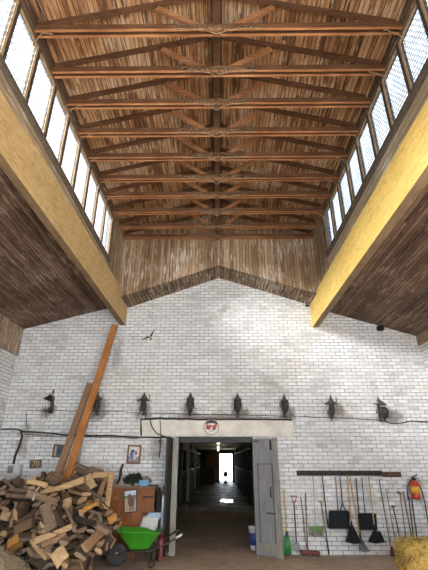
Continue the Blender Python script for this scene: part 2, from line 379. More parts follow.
# ------------------------------------------------------------------ beams and roof trusses
M['beam_under'] = grain('shaded_beam_underside', [(.09, .055, .03), (.19, .125, .065), (.3, .21, .11)], 'y')  # darker brown underside, its shade put into the colour
for n0, n1, f1, f0, mt, lb in (((-2.59, 4.93, 5.60), (-2.50, 4.97, 5.68), -2.36, -2.49, 'beam_l', 'long ochre rough-sawn beam under the left row of clerestory windows'),
                               ((2.58, 4.90, 5.60), (2.57, 4.90, 5.60), 2.42, 2.42, 'beam_r', 'long bright yellow beam under the right row of clerestory windows')):
    (xa, za, ta), (xb, zb, tb) = n0, n1; ye = YW-.005
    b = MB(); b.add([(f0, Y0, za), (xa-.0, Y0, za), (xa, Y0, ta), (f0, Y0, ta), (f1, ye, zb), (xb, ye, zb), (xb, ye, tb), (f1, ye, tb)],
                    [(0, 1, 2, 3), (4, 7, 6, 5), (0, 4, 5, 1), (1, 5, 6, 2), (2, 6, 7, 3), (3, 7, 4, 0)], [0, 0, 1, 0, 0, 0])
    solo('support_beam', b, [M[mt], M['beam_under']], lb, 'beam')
b = MB(); b.box(-.075, .085, Y0, YG, 7.70, 7.84)
solo('ridge_board', b, M['darkwood'], 'dark board running along the roof ridge above all the trusses', 'beam')
TY = [3.55, 4.16, 4.76, 5.36, 5.98, 6.62, 7.20, 7.80, 8.43, 8.95]
for i, ty in enumerate(TY):
    n = len(TY)-1-i
    lab = ('brown timber roof truss %s from the boarded gable, with sandwich chord and cobwebs' % ordinal(n)) if n else 'brown timber roof truss standing against the boarded gable'
    if i == 0: lab = 'brown timber roof truss nearest the camera, tenth from the boarded gable'
    elif n: lab = 'brown timber roof truss, %s one out from the boarded gable' % ordinal(n+0)
    t = thing('roof_truss', lab, 'truss', (0, ty, 7.03), 'timber trusses under the raised roof')
    rj = random.Random(i); dz = rj.uniform(-.012, .012)
    for s in (-1, 1):
        b = MB(); b.bbox(-2.42, 2.46, ty+s*.04-.019, ty+s*.04+.019, 7.03+dz, 7.135+dz, .004)
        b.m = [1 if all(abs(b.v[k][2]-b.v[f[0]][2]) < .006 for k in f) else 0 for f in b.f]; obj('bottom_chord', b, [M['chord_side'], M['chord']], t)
        b = MB(); b.bar((s*2.42, ty, 7.205), (0, ty, 7.855), .045, .08, (0, 0, 1)); obj('rafter', b, M['rafter'], t)
        b = MB(); b.bar((s*.16, ty, 7.10), (s*(.80+rj.uniform(-.05, .05)), ty+.01, 7.57), .042, .085, (0, 0, 1)); obj('strut', b, M['strut'], t)
    b = MB(); b.bbox(-.05, .055, ty-.018, ty+.018, 7.0+dz, 7.78, .004); obj('king_post', b, M['rafter'], t)
    # cobwebs hanging off the chord, drawn down to the foot of the king post
    w = MB(); th = MB(); N = 20; ws = rj.uniform(.5, .8); dr = rj.uniform(.09, .16); pts = []
    for k in range(N+1):
        x = -ws+2*ws*k/N; z = 7.035+dz-dr*math.exp(-abs(x)/.13)*(1+.1*rj.uniform(-1, 1))-.012
        pts.append((x, ty-.063, z))
    V = [p for p in pts]+[(p[0], p[1]-.002, 7.10+dz+rj.uniform(-.02, .03)) for p in pts]
    V += [(v[0], v[1]+.004, v[2]) for v in V]; n1 = N+1
    w.add(V, [(k, k+1, n1+k+1, n1+k) for k in range(N)]+[(2*n1+k, 2*n1+n1+k, 2*n1+n1+k+1, 2*n1+k+1) for k in range(N)])
    wo = obj('cobweb', w, M['web'], t); th.tube(pts, .0055, 5); obj('web_thread', th, M['webthread'], wo)
    for s in (-1, 1):
        th = MB(); r = rj.uniform(.14, .26)
        if rj.random() < .75:
            xc = (-2.42 if s < 0 else 2.46)-s*.01
            arc = [(xc-s*r*(1-math.sin(a)), ty+rj.uniform(-.05, .0), 7.03+dz-r*1.3*(1-math.cos(a))) for a in [PI/2*q/8 for q in range(9)]]
            th.tube(arc, [.009, .008, .007, .006, .006, .006, .007, .008, .009], 6)
            obj('web_thread', th, M['webthread'], t)
b = MB(); b.box(XL-.3, -3.9, Y0-.3, Y0, 0, 5.4); b.box(3.9, XR+.3, Y0-.3, Y0, 0, 5.4); b.box(-3.9, 3.9, Y0-.3, Y0, 4.2, 5.4); b.box(-2.7, 2.7, Y0-.3, Y0, 5.4, 8.1)
struct('wall_front_added', b, M['brick'])  # unseen end wall, added to narrow the daylight coming from behind the camera
# ------------------------------------------------------------------ doorway, door leaves, lintel
b = MB(); b.box(-1.82, 1.74, YW-.03, YW, 2.295, 2.66); struct('trim_6', b, M['lintel'])
b = MB(); b.box(DL, DR, YW+.06, YW+.16, 2.17, 2.29); b.box(DL, DR, YW+.2, YW+.28, 2.2, 2.29); struct('trim_7', b, M['dark'])
b = MB(); b.bbox(DL-.065, DL+.055, YW-.12, YW+.02, 0, 2.27, .01); struct('trim_8', b, M['greypost'])
def leaf(p, q, th, z0, z1):
    p, q = Vector((*p, (z0+z1)/2)), Vector((*q, (z0+z1)/2))
    return p, q, MB().bar(p, q, th, z1-z0, (0, 0, 1))
p, q, b = leaf((DL-.10, YW-.03), (DL-.15, YW-.46), .05, .05, 2.26); d1 = struct('door_1', b, M['dark'])
b = MB(); b.bar((DL-.075, YW-.1, 1.1), (DL-.095, YW-.3, 1.1), .02, .05); obj('door_hinge', b, M['iron'], d1)
p, q, b = leaf((DR+.02, YW-.03), (1.22, YW-.33), .045, .015, 2.24); d2 = struct('door_2', b, M['greydoor'])
dv = (q-p).normalized(); nv = Vector((dv.y, -dv.x, 0)).normalized()
if nv.y > 0: nv = -nv
def on_leaf(u, z, off=.03): return Vector((p.x, p.y, z))+dv*u+nv*off
b = MB(); b.bar((1.25, YW-.355, .0), (1.25, YW-.355, 2.25), .085, .085, (dv.x, dv.y, 0)); obj('door_post', b, M['greypost'], d2)
b = MB(); L = (q-p).length
for u0, z0, u1, z1 in ((.09, .12, .09, 1.72), (.09, 1.72, L-.05, 1.72), (L-.05, .12, L-.05, 1.72)):
    b.bar(on_leaf(u0, z0, .024), on_leaf(u1, z1, .024), .012, .012, nv)
obj('wicket_door', b, M['dark'], d2)
b = MB(); b.bar(on_leaf(.05, .16, .03), on_leaf(L-.02, .16, .03), .02, .16, (0, 0, 1)); obj('kick_board', b, M['greypost'], d2)
b = MB(); b.bar(on_leaf(L-.06, 2.0, .03), on_leaf(L-.06, 2.2, .03), .04, .012, nv); obj('strap_hinge', b, M['iron'], d2)
b = MB(); b.tube([on_leaf(L-.09, 1.08, .03), on_leaf(L-.09, 1.1, .07), on_leaf(L-.09, 1.24, .07), on_leaf(L-.09, 1.27, .03)], .012); obj('door_handle', b, M['iron'], d2)
b = MB(); b.bar(on_leaf(.02, 2.19, .03), on_leaf(.14, 2.19, .03), .02, .04, (0, 0, 1)); b.bar(on_leaf(L-.22, .78, .03), on_leaf(L-.02, .78, .03), .015, .03, (0, 0, 1)); obj('latch_bar', b, M['rust'], d2)

# ------------------------------------------------------------------ the dark stable aisle behind the doorway
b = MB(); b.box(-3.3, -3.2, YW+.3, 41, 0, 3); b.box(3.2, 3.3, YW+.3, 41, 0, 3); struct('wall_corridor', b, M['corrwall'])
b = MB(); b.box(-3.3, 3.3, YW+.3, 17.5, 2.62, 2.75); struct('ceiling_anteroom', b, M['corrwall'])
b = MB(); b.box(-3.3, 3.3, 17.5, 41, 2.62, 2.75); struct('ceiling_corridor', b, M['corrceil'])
FX0, FX1, FT, YF = .14, 1.24, 2.3, 38.0
b = MB(); b.box(-3.2, FX0, YF, YF+.2, 0, 2.75); b.box(FX1, 3.2, YF, YF+.2, 0, 2.75); b.box(FX0, FX1, YF, YF+.2, FT, 2.75); struct('wall_corridor_end', b, M['corrwall'])
bw = grain('brown_end_door', [(.16, .08, .04), (.28, .15, .08), (.36, .21, .12)], 'z')
b = MB(); b.bbox(-1.12, FX0-.03, YF-.08, YF-.01, .2, 2.6, .01); d = struct('door_3', b, bw); b = MB(); b.bbox(-.12, -.08, YF-.12, YF-.07, 1.1, 1.3, .005); obj('door_handle', b, M['iron'], d)
b = MB(); b.bbox(FX1+.02, FX1+.5, YF-.5, YF-.44, .2, 2.6, .01); d = struct('door_4', b, bw); b = MB(); b.bbox(FX1+.06, FX1+.1, YF-.54, YF-.49, 1.1, 1.3, .005); obj('door_handle', b, M['iron'], d)
palepost = plain('pale_painted_post', (.34, .33, .28), .6, .3, 6)
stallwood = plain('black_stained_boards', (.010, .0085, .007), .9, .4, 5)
for side, xs, sx in (('left', -1.5, -1), ('right', 1.42, 1)):
    for k in range(6):
        y0 = 17.65+k*3.1; y1 = y0+3.1
        t = thing('stall_front', 'dark barred stall front %s of the stable aisle, %s in from the doorway' % (side, ordinal(k)), 'stall', (xs, y0, .16 if 0 else .05), 'barred stall fronts along the stable aisle')
        pm = palepost if (side == 'left' and k in (1, 3)) else M['dark']; pw = .15 if pm is palepost else .07
        b = MB(); b.bbox(xs-.07, xs+pw, y0, y0+.14, .05, 2.61, .008); po = obj('post', b, pm, t)
        if pm is palepost: po['label'] = 'pale painted post'
        b = MB()
        for r in range(6): b.bbox(xs-.03, xs+.03, y0+.14, y1, .1+r*.2, .29+r*.2, .006)
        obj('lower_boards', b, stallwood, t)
        b = MB(); b.bbox(xs-.045, xs+.045, y0+.14, y1, 1.3, 1.36, .008); b.bbox(xs-.045, xs+.045, y0+.14, y1, 2.22, 2.3, .008); obj('rail', b, M['dark'], t)
        for r in range(7):
            yb = y0+.14+(r+.5)*(3.1-.14)/7; b = MB(); b.tube([(xs, yb, 1.36), (xs, yb, 2.22)], .014, 6); obj('bar', b, M['iron'], t)
bulb = NT('lit_bulb'); e = bulb.n('Emission', {'Color': (1, .95, .82), 'Strength': .8}); bulb.t.links.new(e.outputs[0], bulb.out.inputs[0]); bulb = bulb.m
for k, yy in enumerate((18.4, 25.5, 33.0)):
    t = thing('ceiling_lamp', 'small lit globe lamp on the aisle ceiling, %s from the doorway' % ordinal(k), 'lamp', (.02, yy, 2.62), 'globe lamps along the aisle ceiling')
    b = MB(); b.lathe([(.07, 0), (.07, -.03), (.05, -.05)], (.02, yy, 2.62), n=14); obj('base', b, M['dark'], t)
    pl = bpy.data.lights.new('globe_light', 'POINT'); pl.energy = 2.5; pl.color = (1, .86, .62); pl.shadow_soft_size = .09; po = bpy.data.objects.new('globe_light', pl); COL.objects.link(po); po.location = (.02, yy, 2.30)
    b = MB(); b.lathe([(.04, -.05), (.07, -.08), (.085, -.13), (.07, -.18), (.03, -.21), (.0, -.215)], (.02, yy, 2.62), n=14); obj('globe', b, bulb, t)
b = MB(); b.tube([(-1.6, 19.6, 2.56), (1.5, 19.6, 2.56)], .03); solo('ceiling_pipe', b, M['rust'], 'dark pipe crossing the aisle ceiling behind the nearest lamp', 'pipe')
t = thing('chest', 'dark wooden chest at the far end of the aisle beside the bright doorway', 'chest', (-.85, 34.6, .05))
b = MB(); b.bbox(-1.42, -.28, 34.3, 34.9, .05, 1.15, .02); obj('body', b, M['darkwood'], t); b = MB(); b.bbox(-1.45, -.25, 34.27, 34.93, 1.15, 1.22, .015); obj('lid', b, M['darkwood'], t)
t = thing('potted_shrub', 'small round-headed potted shrub dark against the bright far doorway', 'plant', (.62, 36.5, .05))
b = MB(); b.lathe([(.14, 0), (.15, .02), (.16, .12), (.14, .13)], (.62, 36.5, .05)); obj('pot', b, M['dark'], t)
b = MB(); b.tube([(.62, 36.5, .15), (.63, 36.5, .62)], .05); obj('stem', b, M['darkwood'], t)
b = MB(); rs = random.Random(4)
bm = bmesh.new(); bmesh.ops.create_icosphere(bm, subdivisions=3, radius=.21)
for v in bm.verts: v.co *= rs.uniform(.85, 1.12); v.co += Vector((.62, 36.5, .74))
bm.verts.index_update(); b.add([v.co.copy() for v in bm.verts], [[v.index for v in f.verts] for f in bm.faces]); bm.free(); obj('foliage', b, plain('dark_leaves', (.12, .16, .05), .7, .5, 20), t)
wet = NT('standing_water'); n = wet.noise(wet.pos(), 5, 3); wet = wet.bsdf((.012, .012, .008), .05, n, .08, .01)
b = MB(); N = 22; rs = random.Random(2)
ring = [(.42+math.cos(2*PI*k/N)*.42*rs.uniform(.6, 1.1), 21.2+math.sin(2*PI*k/N)*1.0*rs.uniform(.7, 1.1), .0515) for k in range(N)]
b.prism(ring, (0, 0, .002)); solo('puddle', b, wet, 'wet puddle on the aisle paving reflecting the bright far doorway', 'puddle')
t = thing('tub', 'white lidded plastic tub with a blue label behind the grey door leaf', 'tub', (.83, 10.35, 0))
b = MB(); b.lathe([(.12, 0), (.13, .01), (.15, .42), (.145, .42)], (.83, 10.35, 0), n=20); obj('body', b, plain('white_plastic', (.62, .63, .66), .45, .08), t)
b = MB(); b.lathe([(.131, .1), (.136, .1), (.147, .33), (.141, .33)], (.83, 10.35, 0), n=20); obj('label_band', b, plain('blue_print', (.04, .07, .35), .5, .2), t)
b = MB(); b.lathe([(.16, .40), (.16, .44), (.15, .455), (.0, .46)], (.83, 10.35, 0), n=20); obj('lid', b, plain('white_lid', (.7, .7, .7), .4, .06), t)
t = thing('bucket', 'pale bucket at the foot of the left stall posts just inside the aisle', 'bucket', (-1.22, 17.0, 0))
b = MB(); b.lathe([(.09, 0), (.13, .24), (.135, .26), (.12, .25), (.08, .03)], (-1.22, 17.0, 0), n=18); obj('body', b, plain('pale_plastic', (.26, .25, .22), .5, .2), t)
b = MB(); b.tube([(-1.22+.13*math.cos(a), 17.0-.03, .24+.11*math.sin(a)) for a in [PI*q/10 for q in range(11)]], .006); obj('handle', b, M['iron'], t)

# ------------------------------------------------------------------ round sign over the door
cx, cz, cy = -.15, 2.50, YW-.03
t = thing('round_sign', 'round white sign with red and black print on the lintel over the doorway', 'sign', (cx, cy, cz-.17))
b = MB(); b.lathe([(.17, 0), (.17, .018), (0, .018)], (cx, cy, cz), (0, -1, 0), 40, sm=False); obj('disc', b, plain('white_sign_face', (.72, .69, .66), .5, .08), t)
b = MB(); b.tube([(cx+.168*math.cos(a), cy-.016, cz+.168*math.sin(a)) for a in [2*PI*k/40 for k in range(40)]], .009, 6, closed=True); obj('rim', b, plain('grey_rim', (.25, .22, .2), .5, .2), t)
redm, blk = plain('red_print', (.55, .07, .045), .5, .3, 40), plain('black_print', (.05, .03, .035), .5, .4, 40)
b = MB(); up = [(cx+.155*math.cos(a), cy-.018, cz+.155*math.sin(a)) for a in [PI*(.12+.76*k/16) for k in range(17)]]; lo = [(cx+.075*math.cos(a)*1.55, cy-.018, cz+.05+.03*math.sin(a)) for a in [PI*(.88-.76*k/16) for k in range(17)]]
b.prism(up+lo, (0, -.003, 0)); obj('dark_band', b, blk, t)
b = MB(); rs = random.Random(9)
for ux, uz, rr in ((-.075, -.015, .062), (-.035, .02, .04), (.075, .01, .058), (.04, -.03, .03), (.105, .045, .03), (-.1, .035, .03)):
    b.prism([(cx+ux+rr*math.cos(2*PI*k/11)*rs.uniform(.75, 1.1), cy-.0185, cz+uz+rr*.85*math.sin(2*PI*k/11)*rs.uniform(.75, 1.1)) for k in range(11)], (0, -.0035, 0))
obj('red_print', b, redm, t)
b = MB()
for ux, uz, rr in ((-.08, -.04, .02), (.07, -.045, .024), (.03, -.075, .016), (-.02, -.09, .014), (.0, .01, .016)):
    b.prism([(cx+ux+rr*math.cos(2*PI*k/7), cy-.019, cz+uz+rr*1.2*math.sin(2*PI*k/7)*rs.uniform(.6, 1.1)) for k in range(7)], (0, -.0045, 0))
obj('black_print', b, blk, t)

# ------------------------------------------------------------------ wall lanterns
M['lampbody'] = plain('sooty_lamp_body', (.035, .028, .022), .7, .6, 30)
def lantern(px, ytop, ybot, kind, label):
    a, c = at(px, ytop, YW-.12), at(px, ybot, YW-.12); x = c.x; z0, z1 = c.z, a.z; h = z1-z0
    t = thing('wall_lantern', label, 'lamp', (x, YW, z0), 'dusty old lanterns on the end wall')
    b = MB(); b.bbox(x-.035, x+.035, YW-.025, YW, z0, z0+h*.72, .006); obj('back_plate', b, M['rust'], t)
    yc = YW-.13
    b = MB(); b.tube([(x, YW-.02, z0+.06*h), (x, YW-.09, z0+.02*h), (x, yc, z0+.1*h), (x, yc, z0+.2*h)], .016, 8); obj('bracket', b, M['rust'], t)
    if kind == 'urn':
        b = MB(); b.lathe([(.02, .16*h), (.04, .22*h), (.06, .32*h), (.072, .48*h), (.07, .62*h), (.085, .66*h), (.09, .70*h)], (x, yc, z0), n=10); obj('body', b, M['lampbody'], t)
        b = MB(); b.lathe([(.10, .70*h), (.075, .75*h), (.045, .80*h), (.035, .86*h), (.02, .92*h), (.004, h)], (x, yc, z0), n=10); obj('cap', b, M['rust'], t)
        b = MB()
        for k in range(4):
            q = PI/4+k*PI/2; b.tube([(x+.10*math.cos(q), yc+.10*math.sin(q), z0+.68*h), (x+.11*math.cos(q), yc+.11*math.sin(q), z0+.45*h), (x+.05*math.cos(q), yc+.05*math.sin(q), z0+.2*h)], .009, 6)
        obj('cage', b, M['rust'], t)
    elif kind == 'cross':
        b = MB(); b.lathe([(.03, .16*h), (.06, .24*h), (.07, .42*h), (.05, .55*h), (.06, .6*h)], (x, yc, z0), n=10); obj('body', b, M['lampbody'], t)
        b = MB(); b.bbox(x-.16, x+.14, yc-.02, yc+.02, z0+.60*h, z0+.65*h, .006); b.bbox(x-.11, x+.10, yc-.06, yc+.06, z0+.66*h, z0+.70*h, .006); obj('crossbar', b, M['rust'], t)
        b = MB(); b.lathe([(.075, .70*h), (.05, .8*h), (.03, .86*h), (.004, h)], (x, yc, z0), n=8); obj('cap', b, M['rust'], t)
        b = MB(); b.tube([(x+.05, yc, z0+.55*h), (x+.13, yc, z0+.72*h), (x+.12, yc, z0+.9*h)], .010, 6); b.tube([(x-.05, yc, z0+.4*h), (x-.11, yc, z0+.3*h), (x-.08, yc, z0+.12*h)], .009, 6); obj('cage', b, M['rust'], t)
    elif kind == 'shade':
        b = MB(); b.tube([(x, YW-.02, z0+.1*h), (x+.02, yc, z0+.5*h), (x+.03, yc, z0+.85*h), (x+.03, yc, z0+h)], .014, 8); obj('arm', b, M['rust'], t)
        b = MB(); b.lathe([(.12, 0), (.10, .03), (.05, .08), (.03, .13), (.0, .14)], (x-.06, yc-.02, z0+.52*h), (.35, 0, .94), n=16); obj('shade', b, M['iron'], t)
        b = MB(); b.lathe([(.03, 0), (.055, .03), (.055, .1), (.02, .12)], (x, yc+.05, z0), n=10); obj('body', b, M['lampbody'], t)
        b = MB(); b.tube([(x+.03, yc, z0+.98*h), (x-.03, yc, z0+.78*h), (x-.06, yc-.02, z0+.66*h)], .006, 6); obj('chain', b, M['rust'], t)
    else:
        b = MB(); b.lathe([(.13, 0), (.10, .02), (.0, .10*1.0)], (x+.03, yc, z0+.66*h), (.12, 0, 1), n=12); obj('shade', b, M['rust'], t)
        b = MB(); b.lathe([(.05, .80*h), (.025, .9*h), (.004, h)], (x-.02, yc, z0), n=8); obj('cap', b, M['rust'], t)
        b = MB(); b.bbox(x-.16, x+.02, yc-.012, yc+.012, z0+.68*h, z0+.71*h, .004); obj('crossbar', b, M['rust'], t)
        b = MB(); b.lathe([(.03, .08*h), (.09, .18*h), (.115, .36*h), (.10, .48*h), (.05, .56*h)], (x+.04, yc, z0), (.1, 0, 1), n=12); obj('body', b, M['lampbody'], t)
        b = MB(); b.tube([(x-.05, yc, z0+.5*h), (x-.11, yc, z0+.46*h), (x-.10, yc, z0+.3*h)], .009, 6); obj('cage', b, M['rust'], t)
    w = MB(); rs = random.Random(int(px))
    for k in range(7):
        q0 = Vector((x+rs.uniform(-.12, .12), yc+rs.uniform(-.04, .04), z0+h*rs.uniform(.1, .6))); q1 = q0+Vector((rs.uniform(-.12, .16), rs.uniform(0, .1), rs.uniform(-.25, -.05)))
        w.tube([q0, (q0+q1)/2+Vector((0, 0, -.03)), q1], [.004, .007, .004], 5)
    obj('cobweb', w, M['rust'], t)
lantern(49, 389.5, 413, 'shade', 'wall lamp with a tilted black shade on the far left of the brick wall')
lantern(95.5, 391, 415, 'cross', 'dusty lantern half hidden behind the leaning orange plank')
lantern(143, 392, 415, 'cross', 'dusty lantern over the left end of the door lintel')
lantern(190, 392, 416, 'urn', 'urn shaped dusty lantern over the lintel left of the round sign')
lantern(238, 393, 417, 'urn', 'urn shaped dusty lantern over the lintel right of the round sign')
lantern(285.5, 394.5, 417, 'urn', 'dusty lantern over the right end of the lintel')
lantern(333, 395, 419, 'cross', 'rusty cross-armed lantern above the tool rail')
lantern(382.5, 396.5, 421, 'hood', 'hooded leaning lantern on the right of the brick wall, nearest the extinguisher')

# ------------------------------------------------------------------ cables
def cable(pts, r, label, off=.02, name='electric_cable', mat='cable'):
    P = [at(x, y, YW-off) for x, y in pts]
    rs = random.Random(len(label)); Q = []
    for i in range(len(P)-1):
        n = max(2, int((P[i+1]-P[i]).length/.15))
        for k in range(n): Q.append(P[i].lerp(P[i+1], k/n)+Vector((0, 0, rs.uniform(-.008, .008))))
    Q.append(P[-1]); b = MB(); b.tube(Q, r, 6)
    return solo(name, b, M[mat], label, 'cable')
cable([(0, 429), (16, 429), (24, 431.5), (45, 433), (62, 435), (110, 435.5), (140, 437.5), (171, 437.5)], .018, 'thick black cable sagging along the brick wall left of the doorway')
cable([(25, 434), (60, 436.5), (110, 437.5), (138, 438.5)], .008, 'thin brown cable just beneath the thick black one')
cable([(21, 431), (22, 437), (19, 447), (15, 456), (13.5, 464)], .028, 'dusty cable dropping from the thick black cable to the electric box', .03)
cable([(27, 428), (26, 411), (60, 410.5), (112, 411.5), (140, 413)], .007, 'thin wire linking the lamps left of the lintel')
cable([(141, 436), (141, 419.5), (160, 418.5), (200, 419.5), (240, 419), (292, 420)], .021, 'dusty cable running along the top edge of the lintel', .035)
cable([(150, 420), (152, 427), (157, 434), (166, 437)], .012, 'sagging wire looping across the left end of the lintel', .045)
cable([(160, 420), (161, 436), (160, 452), (159, 458)], .010, 'frayed wire hanging down the wall left of the door post', .05)
cable([(150, 413), (190, 414.5), (238, 415), (286, 416), (333, 417.5), (378, 420)], .008, 'thin wire running between the lanterns above the lintel', .015)
cable([(384, 420), (390, 423), (400, 423.5), (412, 421), (428, 422)], .012, 'wire sagging right from the hooded lantern', .03)
t = thing('junction_box', 'small round junction box on the cable beside the door post', 'junction box', tuple(at(160, 441, YW)))
p0 = at(160, 441, YW); b = MB(); b.lathe([(.055, 0), (.05, .04), (.0, .045)], p0, (0, -1, 0), 14); obj('body', b, plain('pale_bakelite', (.4, .36, .3), .6), t)
b = MB(); b.lathe([(.03, .045), (.03, .055), (0, .056)], p0, (0, -1, 0), 12); obj('lid', b, M['rust'], t)
p0 = at(425, 375, 9.82); b = MB(); hx = XR
b.bbox(hx-.02, hx, 9.3, 9.36, 3.62, 3.86, .004); b.tube([(hx-.02, 9.33, 3.7), (hx-.12, 9.33, 3.66), (hx-.14, 9.33, 3.78)], .014, 6)
solo('wall_hook', b, M['iron'], 'black iron hook high on the right side wall', 'hook')
p0 = at(380, 329, YW); b = MB(); b.bbox(p0.x-.09, p0.x+.06, YW-.12, YW, p0.z-.06, p0.z+.06, .01)
solo('wall_bracket', b, M['iron'], 'small black iron bracket under the right aisle ceiling', 'bracket')
p0 = at(307, 306, YW); b = MB(); b.bbox(p0.x-.05, p0.x+.05, YW-.05, YW, p0.z-.02, p0.z+.02, .006); b.tube([(p0.x, YW-.03, p0.z), (p0.x-.03, YW-.06, p0.z+.05)], .012, 6)
solo('wall_bracket', b, M['iron'], 'tiny dark bracket on the bricks beside the yellow beam end', 'bracket')

# ------------------------------------------------------------------ pictures, plaque, boxes on the wall
def quad(x0, y0, x1, y1, Y): return at(x0, y1, Y).x, at(x1, y1, Y).x, at(x0, y1, Y).z, at(x0, y0, Y).z
def framed(x0, y0, x1, y1, label, patches, fmat, bg, tilt=0.0, Y=YW, lean=0.0, w=.035, name='framed_picture', cat='picture'):
    a = at((x0+x1)/2, (y0+y1)/2, Y); W = (at(x1, y1, Y)-at(x0, y1, Y)).length; Hh = abs(at(x0, y0, Y).z-at(x0, y1, Y).z)
    t = thing(name, label, cat, (a.x, Y, a.z-Hh/2))
    Mx = Matrix.Translation((a.x, Y-.003, a.z)) @ Matrix.Rotation(lean, 4, 'X') @ Matrix.Rotation(tilt, 4, 'Y')
    b = MB(); hw, hh = W/2, Hh/2
    b.bbox(-hw, hw, -.028, -.002, hh-w, hh, .005); b.bbox(-hw, hw, -.028, -.002, -hh, -hh+w, .005); b.bbox(-hw, -hw+w, -.028, -.002, -hh+w, hh-w, .005); b.bbox(hw-w, hw, -.028, -.002, -hh+w, hh-w, .005)
    obj('frame', b.xf(Mx), fmat, t)
    b = MB(); mats = [bg]; b.box(-hw+w, hw-w, -.012, -.004, -hh+w, hh-w, 0)
    for k, (poly, m) in enumerate(patches):
        mats.append(m); b.prism([(-hw+w+u*(W-2*w), -.0125-.0004*k, -hh+w+v*(Hh-2*w)) for u, v in poly], (0, -.0004, 0), len(mats)-1)
    obj('picture', b.xf(Mx), mats, t); return t, Mx, W, Hh
def C_(n, c): return plain(n, c, .5, .2, 30)
oak = grain('oak_frame', [(.12, .055, .025), (.22, .11, .05), (.3, .16, .08)], 'z')
rc = lambda a, b_, c, d: [(a, b_), (c, b_), (c, d), (a, d)]
ov = lambda cx, cy, rx, ry: [(cx+rx*math.cos(2*PI*k/12), cy+ry*math.sin(2*PI*k/12)) for k in range(12)]
framed(127.2, 445, 141, 464, 'framed picture in a brown wooden frame hanging above the cupboard', [
    (rc(0, 0, 1, .38), C_('print_grey', (.22, .21, .2))), (ov(.3, .45, .2, .3), C_('print_blue', (.07, .13, .30))), (ov(.62, .42, .2, .26), C_('print_pale', (.52, .47, .45))),
    (ov(.36, .72, .2, .09), C_('print_dark', (.05, .06, .08))), (ov(.68, .62, .12, .1), C_('print_maroon', (.2, .07, .1))), (ov(.2, .2, .1, .18), C_('print_sky', (.2, .3, .42)))], oak, C_('print_white', (.62, .62, .62)), tilt=.03)
framed(53, 444.5, 65.5, 457.5, 'small dark picture in a brown frame behind the leaning planks', [
    (ov(.55, .5, .42, .42), C_('print_navy', (.06, .075, .12))), (rc(0, 0, .22, 1), C_('print_stone', (.4, .38, .34)))], oak, C_('print_ink', (.10, .11, .13)), tilt=.04)
gold = plain('tarnished_gold_frame', (.20, .13, .06), .6, .4, 30)
t, Mx, W, Hh = framed(30, 459.5, 42, 468.5, 'small dark plaque with cream numerals 70 above the white board', [], gold, C_('plaque_brown', (.10, .075, .05)), tilt=-.05, w=.025, name='number_plaque', cat='plaque')
b = text_mb('70', .17, (0, -.014, 0), (1, 0, 0), (0, 0, 1), .003); obj('numerals', b.xf(Mx), C_('cream_numeral', (.55, .47, .3)), t)
x0, x1, z0, z1 = quad(28.5, 468.5, 39, 484, YW-.01)
b = MB(); b.bbox(x0, x1, YW-.02, YW-.002, z0, z1, .004); solo('wall_board', b, C_('white_board_face', (.66, .67, .69)), 'blank white board on the wall under the numbered plaque', 'board')
x0, x1, z0, z1 = quad(6, 464.5, 20, 477, YW-.08)
t = thing('electric_box', 'dusty white electric box with a grey panel on the left of the brick wall', 'electric box', ((x0+x1)/2, YW, z0))
b = MB(); b.bbox(x0, x1, YW-.12, YW-.002, z0, z1, .012); obj('body', b, plain('grubby_white_paint', (.56, .55, .53), .6, .2, 8), t)
b = MB(); b.bbox(x0+.03, x0+.15, YW-.132, YW-.118, z0+.08, z1-.03, .004); obj('panel', b, plain('grey_panel', (.2, .2, .18), .6, .3), t)
b = MB(); b.bbox(x0+.2, x1-.02, YW-.128, YW-.118, z0+.03, z1-.03, .004); obj('lid', b, plain('white_lid_panel', (.6, .6, .6), .6, .15, 8), t)
x0, x1, z0, z1 = quad(0, 477.5, 18, 481, YW-.2)
b = MB(); b.bbox(x0-.1, x1, YW-.3, YW-.01, z0-.02, z0+.02, .006); solo('wall_shelf', b, plain('dusty_shelf', (.4, .38, .36), .8, .25), 'dusty pale shelf board beneath the electric box', 'shelf')

# ------------------------------------------------------------------ leaning planks
orange = grain('orange_plank', [(.26, .09, .025), (.42, .165, .05), (.56, .26, .1)], 'z', .65)
brownp = grain('brown_plank', [(.15, .08, .045), (.27, .155, .09), (.38, .24, .15)], 'z', .7)
greyp = grain('grey_lath', [(.18, .17, .16), (.3, .29, .28), (.4, .39, .38)], 'z', .8)
for p0, p1, w, th, m, lb in (((-3.40, 9.12, .04), (-2.60, 9.66, 4.92), .15, .08, orange, 'long orange plank leaning from the woodpile up to the left beam'),
                             ((-3.52, 8.71, .04), (-3.035, 9.62, 3.46), .14, .07, brownp, 'shorter brown plank leaning in front of the long orange one'),
                             ((-3.10, 9.40, .04), (-3.09, 9.70, 2.4), .08, .03, greyp, 'thin grey lath leaning on the wall behind the orange plank')):
    b = MB(); b.bar(p0, p1, th, w, (1, 0, 0)); solo('leaning_plank', b, m, lb, 'plank', 'planks leaning on the end wall')
